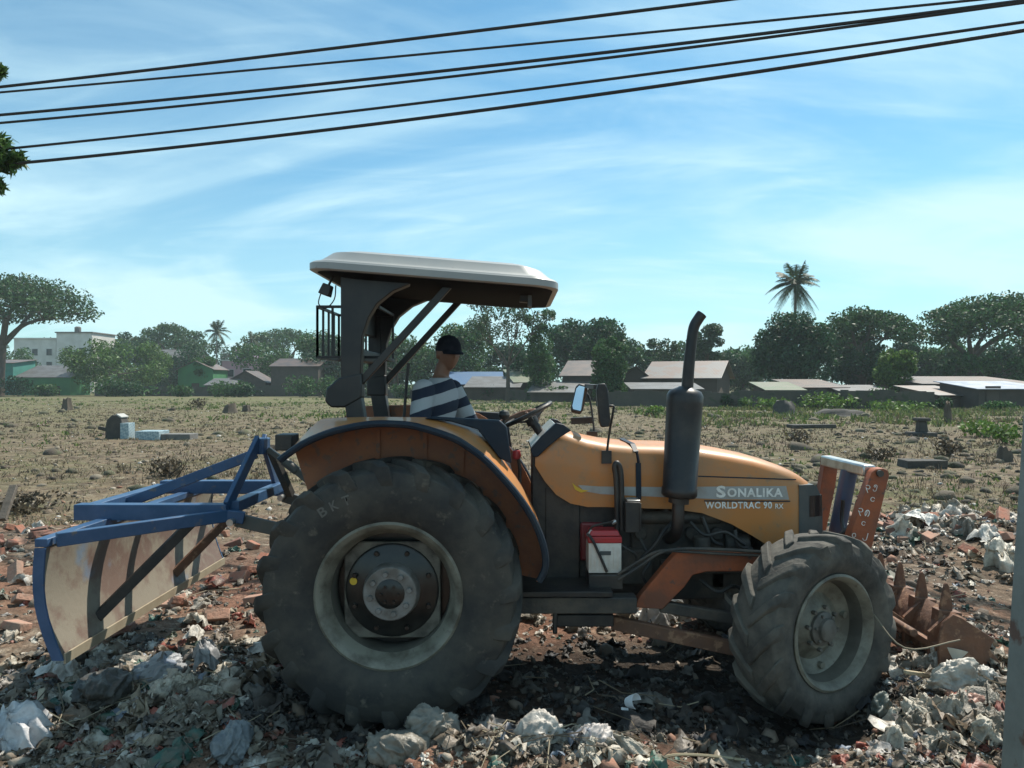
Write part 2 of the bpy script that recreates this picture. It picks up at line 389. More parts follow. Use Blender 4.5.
# ------------------------------------------------------------------ litter and rubble (stuff)
def crumple(n, seed, fold):
    r = np.random.default_rng(seed); t = np.linspace(-0.5, 0.5, n); X, Y = np.meshgrid(t, t)
    o = r.random(2) * 50; Zc = fold * (vnoise(X * 3 + o[0] + 60, Y * 3 + o[1] + 60) - 0.5) + fold * 0.9 * np.abs(vnoise(X * 6 + o[0] + 60, Y * 6 + 60) - 0.5) + fold * .5 * (vnoise(X * 13 + 70 + o[1], Y * 13 + 60) - .5) - 0.5 * (X * X + Y * Y)
    X2 = X * r.uniform(0.7, 1.0) + 0.5 * (vnoise(X * 3.5 + 80 + o[0], Y * 3.5 + 80) - 0.5) + .22 * (vnoise(X * 9 + 80 + o[0], Y * 9 + 80) - 0.5); Y2 = Y * r.uniform(0.4, 0.9) + 0.5 * (vnoise(X * 3.5 + 40, Y * 3.5 + 90 + o[1]) - 0.5) + .22 * (vnoise(X * 9 + 40, Y * 9 + 90 + o[1]) - 0.5)
    i = np.arange(n * n).reshape(n, n); f = np.stack([i[:-1, :-1], i[:-1, 1:], i[1:, 1:], i[1:, :-1]], -1).reshape(-1, 4)
    return np.stack([X2, Y2, Zc], -1).reshape(-1, 3), f
def rand_rot(n, tilt):
    a = rng.uniform(0, 2 * np.pi, n); b = rng.normal(0, tilt, n); c = rng.normal(0, tilt, n)
    ca, sa, cb, sb, cc, sc = np.cos(a), np.sin(a), np.cos(b), np.sin(b), np.cos(c), np.sin(c); z = np.zeros(n); o = np.ones(n)
    Rz = np.stack([ca, -sa, z, sa, ca, z, z, z, o], -1).reshape(n, 3, 3); Rx = np.stack([o, z, z, z, cb, -sb, z, sb, cb], -1).reshape(n, 3, 3); Ry = np.stack([cc, z, sc, z, o, z, -sc, z, cc], -1).reshape(n, 3, 3)
    return Rz @ Rx @ Ry
def scatter_mesh(name, protos, pos, size, tilt, mat, label, cat, smooth=True, stretch=None):
    n = len(pos); RR = rand_rot(n, tilt); pick = rng.integers(0, len(protos), n); Vs = []; Fs = []; k = 0
    for i in range(n):
        v, f = protos[pick[i]]; s = size[i] * (stretch[i] if stretch is not None else 1.0)
        Vs.append((v * s) @ RR[i].T + pos[i]); Fs.append(f + k); k += len(v)
    o = fast_mesh(name, np.concatenate(Vs), np.concatenate(Fs), mat, smooth=smooth)
    return tag(o, label, cat, kind='stuff')
sheets = [crumple(9, 100 + i, random.uniform(0.3, 0.75)) for i in range(20)]
trash_cols = [(0.58, 0.54, 0.46), (0.42, 0.38, 0.31), (0.27, 0.24, 0.19), (0.70, 0.67, 0.61), (0.13, 0.115, 0.10), (0.07, 0.062, 0.055), (0.29, 0.25, 0.19), (0.19, 0.15, 0.11), (0.34, 0.28, 0.2),
              (0.40, 0.38, 0.36), (0.05, 0.13, 0.10), (0.20, 0.24, 0.30), (0.34, 0.11, 0.08), (0.21, 0.19, 0.15), (0.46, 0.43, 0.36), (0.10, 0.085, 0.07), (0.16, 0.13, 0.10), (0.30, 0.27, 0.22)]
M_trash = material('litter_plastic', trash_cols[0], 0.5, island=trash_cols, dirt=(0.15, 0.115, 0.08), dirt_amt=0.8, dscale=9, lo=0.44, hi=0.60, transl=0.2, bump=0.4, bscale=40)
zones = [  # x, y, sx, sy, count, size
    (-2.35, 4.55, 0.62, 0.42, 950, 0.15), (-1.8, 4.05, 0.7, 0.25, 420, 0.14), (-2.9, 3.95, 0.6, 0.25, 320, 0.12), (-0.5, 3.72, 0.38, 0.14, 110, 0.11), (0.2, 3.66, 0.35, 0.12, 200, 0.12),
    (0.7, 4.3, 0.7, 0.5, 620, 0.11), (0.6, 5.6, 1.1, 0.8, 380, 0.13), (0.6, 6.8, 1.0, 0.5, 320, 0.18), (2.55, 4.0, 0.42, 0.35, 520, 0.13), (3.0, 4.9, 0.5, 0.6, 520, 0.13), (2.2, 3.7, 0.5, 0.2, 220, 0.10),
    (3.9, 7.6, 1.0, 1.0, 520, 0.16), (5.0, 8.2, 1.2, 0.8, 420, 0.17), (-1.4, 6.6, 0.8, 0.8, 300, 0.14), (-2.6, 6.0, 0.9, 0.7, 230, 0.10), (-4.6, 6.8, 1.2, 1.2, 260, 0.13), (-1.0, 4.6, 0.5, 0.4, 200, 0.11), (0, 9.5, 5, 1.5, 180, 0.10), (1.8, 5.4, 0.7, 0.7, 260, 0.12)]
pp = []; ss = []
for zx, zy, sx, sy, c_, s_ in zones:
    c_ = int(c_ * 1.7); xx = rng.normal(zx, sx, c_); yy = np.maximum(rng.normal(zy, sy, c_), 3.2); s = s_ * rng.lognormal(-0.95, 0.62, c_)
    pp.append(np.stack([xx, yy, hgt(xx, yy) + s * 0.10], -1)); ss.append(s)
pos = np.concatenate(pp); siz = np.clip(np.concatenate(ss) * 0.86, 0.016, 0.22)
dark_zone = (pos[:, 1] > 4.02) & (pos[:, 1] < 5.5) & (pos[:, 0] > -1.5) & (pos[:, 0] < 2.3)
M_litter_dark = material('litter_dark', (0.05, 0.045, 0.04), 0.7, island=[(0.05, 0.044, 0.036), (0.025, 0.022, 0.02), (0.085, 0.075, 0.06), (0.035, 0.034, 0.032), (0.015, 0.014, 0.013), (0.11, 0.10, 0.085), (0.045, 0.035, 0.028), (0.03, 0.03, 0.034), (0.17, 0.16, 0.14)], dirt=(0.03, 0.026, 0.022), dirt_amt=0.6, dscale=8, bump=0.4, bscale=40)  # darker palette for the litter pieces under the tractor
scatter_mesh('dark_litter', sheets, pos[dark_zone], siz[dark_zone], 0.32, M_litter_dark, 'dark rags and bags trodden into the ground under the tractor', 'litter')
pos, siz = pos[~dark_zone], siz[~dark_zone]
scatter_mesh('litter', sheets, pos, siz, 0.32, M_trash, 'trampled plastic bags, rags and scraps of litter strewn over the ground round the tractor', 'litter')
def chunk(seed):
    bm = bmesh.new(); bmesh.ops.create_icosphere(bm, subdivisions=1, radius=0.5); r = random.Random(seed)
    sc = (1, r.uniform(0.6, 0.9), r.uniform(0.35, 0.7))
    for v in bm.verts: v.co = Vector((v.co.x * sc[0], v.co.y * sc[1], v.co.z * sc[2])) * r.uniform(0.75, 1.15)
    V = np.array([v.co[:] for v in bm.verts]); f = np.array([[v.index for v in q.verts] for q in bm.faces]); bm.free(); return V, f
chunks = [chunk(i) for i in range(10)]
M_chunk = material('rubble_clods', (0.2, 0.16, 0.12), 0.95, island=[(0.17, 0.13, 0.095), (0.11, 0.085, 0.065), (0.25, 0.20, 0.15), (0.30, 0.15, 0.10), (0.075, 0.06, 0.05), (0.35, 0.30, 0.24), (0.22, 0.10, 0.065)], dirt=(0.13, 0.10, 0.075), dirt_amt=0.6, dscale=12, bump=0.5)
xx, yy = scatter(5200, 3.4, 14, 1.3, None, 0.8); keep = rng.random(len(xx)) < np.clip(1.4 - yy / 13, 0.15, 1); xx, yy = xx[keep], yy[keep]
s = rng.lognormal(-3.2, 0.55, len(xx)); s = np.clip(s, 0.012, 0.14)
scatter_mesh('rubble', chunks, np.stack([xx, yy, hgt(xx, yy) + s * 0.1], -1), s, 0.5, M_chunk, 'loose clods and crumbs of earth and brick on the torn up ground', 'rubble', smooth=False)
xx, yy = scatter(6500, 10, 75, 1.5, None, 0.8); s = np.clip(rng.lognormal(-2.75, 0.55, len(xx)), 0.025, 0.3)
scatter_mesh('field_clods', chunks, np.stack([xx, yy, hgt(xx, yy)], -1), s, 0.4, material('field_clods', (0.1, 0.08, 0.06), 0.95, island=[(0.085, 0.065, 0.048), (0.13, 0.10, 0.07), (0.05, 0.042, 0.034), (0.20, 0.17, 0.13), (0.45, 0.42, 0.38)], bump=0.5), 'dark clods and pale stones scattered over the field', 'clods', smooth=False)
xx, yy = scatter(1500, 11, 62, 1.35, lambda x, y: vnoise(x * .2 + 13, y * .2 + 70) + np.clip(x / 50, -.15, .25) + .2 * rng.random(len(x)) > .62); s = np.clip(rng.lognormal(-1.35, 0.5, len(xx)), 0.08, 0.9)
scatter_mesh('field_lumps', chunks, np.stack([xx, yy, hgt(xx, yy) - s * .02], -1), s, 0.25, material('field_lumps', (0.07, 0.055, 0.04), 0.95, island=[(0.07, 0.055, 0.042), (0.045, 0.038, 0.03), (0.10, 0.08, 0.06), (0.13, 0.11, 0.08)], dirt=(0.07, 0.085, 0.035), dirt_amt=.6, dscale=3, bump=0.6), 'dark lumps of earth and low mounds all over the field', 'earth lumps', smooth=False)
# twigs lying in the trash
V = []; tw = MB()
for i in range(230):
    zx, zy, sx, sy, c_, s_ = random.choice(zones[:16]); x0 = random.gauss(zx, sx * 1.2); y0 = max(3.4, random.gauss(zy, sy * 1.2)); a = random.uniform(0, 6.28); ln = random.uniform(0.12, 0.55)
    p = [(x0 + math.cos(a) * ln * t + random.gauss(0, .03), y0 + math.sin(a) * ln * t + random.gauss(0, .03), 0) for t in (0, 0.3, 0.6, 1)]
    zb = [hg(q[0], q[1]) + 0.03 + random.uniform(0, .06) for q in p]
    tw.tube([(q[0], q[1], z) for q, z in zip(p, zb)], [0.0045, 0.0035, 0.002], 4)
tag(tw.build('twigs', material('twig_bark', (0.2, 0.16, 0.11), 0.9, island=[(0.16, 0.125, 0.08), (0.09, 0.07, 0.05), (0.26, 0.22, 0.15), (0.06, 0.047, 0.035)])), 'thin dry twigs and stems tangled in the litter', 'twigs', kind='stuff')

# single bricks (things) in the rubble
M_brick = [material('brick_red', (0.30, 0.12, 0.075), 0.9, dirt=(0.2, 0.15, 0.11), dirt_amt=0.7, dscale=9, bump=0.5), material('brick_pale', (0.36, 0.20, 0.14), 0.9, dirt=(0.22, 0.17, 0.13), dirt_amt=0.7, dscale=9, bump=0.5), material('brick_dark', (0.19, 0.085, 0.06), 0.9, dirt=(0.12, 0.09, 0.07), dirt_amt=0.7, dscale=9, bump=0.5)]
brick_src = []
for i in range(6):
    mb = MB(); ln = [0.22, 0.14, 0.18, 0.10, 0.22, 0.12][i]
    mb.box((0, 0, 0), (ln, 0.105, 0.068))
    mb.v = [(x + random.uniform(-.012, .012), y + random.uniform(-.008, .008), z + random.uniform(-.006, .006)) for x, y, z in mb.v]
    brick_src.append((mb, M_brick[i % 3]))
def brick_field(n, cx, cy, sx, sy, label, group):
    protos = []
    for mb, m in brick_src:
        o = mb.build('brick', m, origin=(0, 0, 0), bevel=0.006, seg=1); tag(o, label, 'brick', group); protos.append(o)
    for i in range(n):
        o = protos[i] if i < 6 else protos[i % 6].copy()
        if i >= 6: COL.objects.link(o)
        x = random.gauss(cx, sx); y = max(random.gauss(cy, sy), cy - 1.6 * sy)
        o.location = (x, y, hg(x, y) + random.uniform(0.01, 0.06)); o.rotation_euler = (random.gauss(0, .35), random.gauss(0, .35), random.uniform(0, 6.28)); s = random.uniform(0.8, 1.15); o.scale = (s, s, s)
brick_field(95, -4.3, 7.3, 1.1, 1.0, 'broken red brick lying loose in the rubble left of the rear blade', 'bricks left of the rear blade')
brick_field(55, -1.95, 7.6, 0.45, 0.8, 'broken red brick lying between the rear blade and the big rear wheel', 'bricks behind the rear wheel')
brick_field(70, 4.9, 7.9, 0.8, 0.9, 'broken red brick on the rubble heap right of the front bucket', 'bricks on the right hand heap')

# ------------------------------------------------------------------ single pieces of rubbish (things)
def film_mesh(seed, squash):
    n = 34; r = np.random.default_rng(seed + 5); t = np.linspace(-0.5, 0.5, n); X, Y = np.meshgrid(t, t); o = r.random(4) * 40 + 60
    rid = lambda a, b: 1 - 2 * np.abs(vnoise(a, b) - 0.5)
    ax = X + .18 * (vnoise(X * 3 + o[0], Y * 3 + o[1]) - .5); ay = Y + .18 * (vnoise(X * 3 + o[2], Y * 3 + o[3]) - .5)
    Z = 0.55 * vnoise(ax * 2.6 + o[0], ay * 2.6 + o[1]) + 0.34 * rid(ax * 5 + o[2], ay * 4 + o[3]) ** 2 + 0.16 * rid(ax * 11 + o[1], ay * 9 + o[0]) ** 2 + 0.07 * rid(ax * 24 + o[3], ay * 20 + o[2])
    rr = np.sqrt(X * X + Y * Y) * 2; Z = Z * np.clip(1.25 - rr ** 2 * .8, 0.1, 1) - .25 * rr ** 2
    ang = np.arctan2(Y, X); k = 0.62 + 0.5 * (vnoise(np.cos(ang) * 2 + o[0], np.sin(ang) * 2 + o[1]) - .3) + .25 * (vnoise(np.cos(ang) * 7 + o[2], np.sin(ang) * 7 + o[3]) - .5)
    ex = r.uniform(.55, .95); V = np.stack([X * k * 1.3 + .2 * (vnoise(X * 7 + o[1], Y * 7 + o[2]) - .5), Y * k * 1.3 * ex + .2 * (vnoise(X * 7 + o[3], Y * 7 + o[0]) - .5), Z * squash * 1.1 - .1 * squash], -1).reshape(-1, 3)
    i = np.arange(n * n).reshape(n, n); return V, np.stack([i[:-1, :-1], i[:-1, 1:], i[1:, 1:], i[1:, :-1]], -1).reshape(-1, 4)
_bagm = {}
def bag_mesh(seed, squash):
    k = seed
    if k in _bagm: return _bagm[k]
    if seed >= 60 or seed in (1, 8, 9, 12, 17, 2): _bagm[k] = film_mesh(seed, squash); return _bagm[k]
    r = np.random.default_rng(seed); bm = bmesh.new(); bmesh.ops.create_icosphere(bm, subdivisions=5, radius=0.5)
    V = np.array([v.co[:] for v in bm.verts]); o = r.random(3) * 40 + 60; f = np.array([[v.index for v in q.verts] for q in bm.faces]); bm.free()
    rid = lambda a, b: 1 - 2 * np.abs(vnoise(a, b) - 0.5)
    wx = V[:, 0] + 0.25 * (vnoise(V[:, 1] * 3 + o[0], V[:, 2] * 3 + o[1]) - .5); wy = V[:, 1] + 0.25 * (vnoise(V[:, 0] * 3 + o[2], V[:, 2] * 3 + o[0]) - .5); wz = V[:, 2]
    d = 0.55 + 0.75 * vnoise(wx * 3 + o[0], wy * 2.5 + wz * 2.5 + o[1]) + 0.30 * rid(wx * 5 + wz * 3 + o[2], wy * 5 - wz * 2 + o[0]) ** 2 + 0.16 * rid(wx * 12 + wz * 6 + o[1], wy * 12 + wz * 4 + o[2]) ** 2 + 0.07 * rid(wx * 26 + wz * 9 + o[0], wy * 24 + o[1])
    V = V * d[:, None] * np.array([1, r.uniform(0.55, 0.9), squash]) * 0.95
    _bagm[k] = (V, f); return V, f
def bag(px, py, Y, size, col, label, seed, squash=0.55, name='plastic_bag', cat='plastic bag', rough=0.45, group=None, mat=None):
    r = np.random.default_rng(seed + 900); V, f = bag_mesh(seed, squash); x = X_(px, Y)
    ob = fast_mesh(name, V * size, f, mat or material(name + '_film', col, rough, dirt=tuple(c * 0.5 for c in col), dirt_amt=0.7, dscale=9, transl=0.2, bump=0.5, bscale=30), smooth=True)
    ob.location = (x, Y, max(Z_(py, Y), hg(x, Y) + size * squash * 0.18)); ob.rotation_euler = (r.normal(0, .2), r.normal(0, .2), r.uniform(0, 6.28)); return tag(ob, label, cat, group)
def bag_heap(spots, label, group, sizes, pal, squash):
    mats = [material('heap_film', c, 0.45, dirt=tuple(k * 0.45 for k in c), dirt_amt=0.7, dscale=8, transl=0.2, bump=0.5, bscale=30) for c in pal]; src = {}
    for i, (px, py, Y) in enumerate(spots):
        k = i % 6; s_ = random.uniform(*sizes); x = X_(px, Y)
        if k not in src:
            ob = bag(px, py, Y, 1.0, None, label, 60 + k + 10 * len(group), squash, group=group, mat=mats[k % len(mats)]); src[k] = ob
        else:
            ob = src[k].copy(); COL.objects.link(ob)
        ob.location = (x, Y, hg(x, Y) + s_ * squash * 0.2); ob.scale = (s_ * random.uniform(.8, 1.3), s_ * random.uniform(.8, 1.2), s_); ob.rotation_euler = (random.gauss(0, .3), random.gauss(0, .3), random.uniform(0, 6.28))
PALE = [(0.62, 0.57, 0.47), (0.46, 0.41, 0.33), (0.33, 0.30, 0.25), (0.68, 0.64, 0.57), (0.26, 0.23, 0.18)]
bag_heap([(random.gauss(150, 60), 0, random.uniform(4.15, 5.0)) for _ in range(20)], 'pale crumpled plastic bag in the litter heap left of the big rear wheel', 'bags in the left litter heap', (0.14, 0.30), PALE, 0.42)
bag_heap([(random.uniform(505, 640), 0, random.uniform(3.6, 3.8)) for _ in range(11)], 'pale crumpled plastic bag in the sunlit strip along the bottom edge', 'bags along the bottom edge', (0.09, 0.19), PALE, 0.5)
bag_heap([(random.uniform(895, 1000), 0, random.uniform(3.75, 4.6)) for _ in range(18)], 'pale crumpled plastic bag in the litter between front wheel and leaning post', 'bags in the right litter heap', (0.10, 0.24), PALE, 0.6)
bag_heap([(random.uniform(900, 1010), 0, random.uniform(6.8, 9.0)) for _ in range(16)], 'pale plastic bag on the rubble heap beyond the front bucket', 'bags on the right rubble heap', (0.18, 0.45), PALE, 0.4)
bag_heap([(random.uniform(522, 600), 0, random.uniform(5.9, 6.9)) for _ in range(9)], 'bright plastic scrap on the ground seen under the tractor step', 'bags seen under the tractor step', (0.18, 0.36), PALE, 0.4)
bag_heap([(random.uniform(622, 700), 0, random.uniform(5.8, 7.2)) for _ in range(7)], 'bright plastic scrap on the ground seen under the loader frame', 'bags seen under the loader frame', (0.16, 0.32), PALE, 0.4)
bag_heap([(random.uniform(10, 300), 0, random.uniform(5.4, 7.2)) for _ in range(12)], 'pale plastic bag on the brown ground around the rear blade', 'bags round the rear blade', (0.14, 0.30), PALE, 0.35)
bag(12, 740, 3.9, 0.30, (0.62, 0.62, 0.63), 'large clear white plastic bag in the bottom left corner of the ground', 1, 0.6)
bag(205, 655, 4.75, 0.22, (0.30, 0.31, 0.32), 'smooth grey plastic sack lying below the right end of the rear blade', 2, 0.6)
bag(160, 670, 4.6, 0.26, (0.36, 0.37, 0.38), 'pale grey plastic sack on the heap left of the big rear wheel', 3, 0.5)
bag(430, 725, 3.78, 0.22, (0.27, 0.25, 0.21), 'dirty beige sack in the foreground right below the big rear wheel', 4, 0.75)
bag(395, 752, 3.66, 0.26, (0.24, 0.22, 0.18), 'crumpled brownish sack on the bottom edge below the rear wheel hub', 5, 0.6)
bag(540, 752, 3.7, 0.20, (0.50, 0.47, 0.42), 'sunlit whitish rag bundle on the bottom edge between the two near wheels', 6, 0.8)
bag(596, 758, 3.68, 0.17, (0.52, 0.48, 0.45), 'small sunlit pinkish white bag right of the whitish rag bundle', 7, 0.8)
bag(572, 622, 6.3, 0.42, (0.58, 0.55, 0.50), 'bright white plastic sheet on the ground seen under the tractor step', 8, 0.4)
bag(655, 652, 5.9, 0.30, (0.58, 0.56, 0.53), 'white plastic scrap seen through the gap under the loader arm', 9, 0.5)
bag(955, 700, 4.25, 0.24, (0.46, 0.43, 0.37), 'crinkled clear plastic bag in front of the leaning post', 10, 0.7)
bag(985, 682, 4.3, 0.18, (0.52, 0.49, 0.44), 'small crinkled bag touching the leaning post', 11, 0.7)
bag(920, 556, 8.1, 0.55, (0.62, 0.62, 0.58), 'flat white plastic sheet on the rubble beyond the bucket teeth', 12, 0.3)
bag(975, 722, 4.0, 0.17, (0.40, 0.20, 0.14), 'dull orange plastic bag at the foot of the leaning post', 13, 0.8)
bag(960, 552, 8.6, 0.20, (0.50, 0.10, 0.07), 'small red bag on the rubble heap left of the leaning post', 14, 0.6)
bag(880, 705, 4.2, 0.14, (0.14, 0.16, 0.14), 'dark green grey bag just right of the front wheel foot', 15, 0.8)
bag(100, 692, 4.3, 0.34, (0.085, 0.08, 0.07), 'blackish lump in the middle of the left litter heap', 16, 0.5)  # lump with a blackish base colour
bag(62, 668, 4.6, 0.22, (0.62, 0.60, 0.56), 'white bag just under the bottom corner of the rear blade', 17, 0.4)
bag(233, 742, 3.85, 0.25, (0.25, 0.27, 0.28), 'blue grey sack in shade at the lower left of the rear wheel', 18, 0.55)
# broken white cup in the shade under the tractor
mb = MB(); c = Vector((X_(627, 4.25), 4.25, hg(X_(627, 4.25), 4.25) + 0.10))
mb.lathe([(0.025, 0), (0.036, 0.03), (0.044, 0.07), (0.042, 0.07), (0.034, 0.03), (0.022, 0.004)], 20, 'Z', (0, 0, 0), a0=0.3, a1=4.4); mb.rng(-.05, .01, -.06, -.03, -.005, .0)
cup = mb.build('broken_cup', material('white_polystyrene', (0.75, 0.78, 0.8), 0.5), origin=(0, 0, 0)); cup.location = c; cup.rotation_euler = (R(70), R(20), R(40)); tag(cup, 'broken white foam cup lying in the shade between the two near wheels', 'cup')
# funnel shaped white plastic scrap by the bucket
mb = MB(); mb.lathe([(0.02, 0), (0.03, 0.06), (0.09, 0.13), (0.085, 0.132), (0.026, 0.062), (0.015, 0.0)], 18, 'Z', (0, 0, 0), a0=0.4, a1=5.2)
fun = mb.build('torn_plastic_tub', material('cream_plastic', (0.62, 0.6, 0.52), 0.4), origin=(0, 0, 0)); fun.location = P(952, 672, 4.5); fun.rotation_euler = (R(-18), R(14), 0); tag(fun, 'torn cream plastic tub standing upright below the bucket teeth', 'plastic tub')
# planks in the left heap and stick
def plank(a, b, w, h, col, label, name='plank', cat='plank'):
    o0 = (Vector(a) + Vector(b)) / 2; m = MB(); m.bar(a, b, w, h)
    return tag(m.build(name, material(name + '_wood', col, 0.85, dirt=tuple(c * 0.5 for c in col), dscale=6, bump=0.4), origin=o0, bevel=0.003, seg=1), label, cat)
plank(P(62, 690, 4.55), P(100, 662, 5.0), 0.10, 0.025, (0.26, 0.19, 0.12), 'short brown plank under the lower corner of the rear blade')
plank(P(36, 726, 4.1), P(42, 690, 4.35), 0.035, 0.03, (0.5, 0.42, 0.30), 'pale split stick standing in the left litter heap', 'stick', 'stick')
plank(P(128, 762, 3.85), P(205, 756, 3.95), 0.03, 0.025, (0.42, 0.34, 0.20), 'pale bamboo stick lying along the bottom left edge', 'stick', 'stick')
plank(P(905, 672, 4.3), P(950, 678, 4.5), 0.022, 0.022, (0.40, 0.33, 0.22), 'thin pale stick lying below the bucket beside the cream tub', 'stick', 'stick')
plank(P(2, 520, 8.6), P(14, 486, 8.9), 0.08, 0.06, (0.12, 0.10, 0.08), 'dark broken branch stump leaning at the left edge of the field', 'stump', 'stump')
def arc_stick(pts, r, col, label):
    o0 = Vector(pts[0]); m = MB(); m.tube(pts, r, 5, smooth_pts=5)
    return tag(m.build('stem', material('stem_bark', col, 0.85), origin=o0), label, 'stem')
arc_stick([P(640, 768, 3.72), P(668, 756, 3.74), P(700, 755, 3.78), P(745, 760, 3.8)], 0.008, (0.34, 0.28, 0.18), 'bowed dry stem on the bottom edge right of the pinkish white bag')
arc_stick([P(955, 712, 4.1), P(972, 698, 4.15), P(1000, 692, 4.2), P(1012, 694, 4.3)], 0.006, (0.38, 0.33, 0.22), 'arched pale stem in front of the leaning post')
arc_stick([P(876, 742, 4.0), P(905, 722, 4.1), P(950, 730, 4.15), P(1000, 748, 4.2)], 0.006, (0.3, 0.25, 0.17), 'long curved stem lying low between front wheel and leaning post')
arc_stick([P(870, 610, 4.5), P(905, 648, 4.3), P(960, 640, 4.35)], 0.005, (0.2, 0.17, 0.12), 'thin drooping stem across the bucket bottom')

# ------------------------------------------------------------------ plants, trees
def leaf_cloud(cent, rad, n, size, hole=0.0, shell=0.5, droop=0.0, elong=1.6):
    """n leaf quads spread in an ellipsoid"""
    cent = np.array(cent); rad = np.array(rad)
    d = rng.normal(0, 1, (n, 3)); d /= np.linalg.norm(d, axis=1)[:, None]
    r = rng.random(n) ** (shell * 0.7)
    p = d * r[:, None] * rad
    if hole > 0:
        q = vnoise(p[:, 0] / rad.max() * 3.2 + cent[0] + 90, p[:, 2] / rad.max() * 3.2 + cent[1] + p[:, 1] / rad.max() * 2 + 90); p = p[q > hole]
    n = len(p); p = p + cent
    a = rng.normal(0, 1, (n, 3)); a[:, 2] -= droop; a /= np.linalg.norm(a, axis=1)[:, None]
    b = np.cross(a, rng.normal(0, 1, (n, 3))); b /= np.linalg.norm(b, axis=1)[:, None] + 1e-9
    s = size * rng.uniform(0.6, 1.4, n)[:, None]
    V = np.stack([p - a * s * elong * 0.5, p + b * s * 0.42, p + a * s * elong * 0.5, p - b * s * 0.42], 1)
    return V.reshape(-1, 3)
def crown_obj(clouds, mat, parent, name='crown'):
    V = np.concatenate(clouds) - np.array(wloc(parent)); return fast_mesh(name, V, np.arange(len(V)).reshape(-1, 4), mat, parent)
M_bark = material('bark', (0.10, 0.08, 0.06), 0.95, dirt=(0.05, 0.042, 0.035), dscale=3, bump=0.6)
M_bark_pale = material('bark_pale', (0.16, 0.14, 0.115), 0.95, dirt=(0.08, 0.07, 0.055), dscale=3, bump=0.6)
LEAF = {}
def leafmat(key, c):
    if key not in LEAF:
        LEAF[key] = material('leaf_' + key, c, 0.55, island=[tuple(x * 0.55 for x in c), c, tuple(min(1, x * 1.5) for x in c), tuple(x * 0.8 for x in c)], transl=0.3, spec=0.3)
    return LEAF[key]
LEAFC = dict(rain=(0.042, 0.095, 0.032), dark=(0.024, 0.070, 0.026), mid=(0.048, 0.112, 0.032), bright=(0.085, 0.15, 0.03), willow=(0.085, 0.155, 0.04), grey=(0.045, 0.082, 0.038))
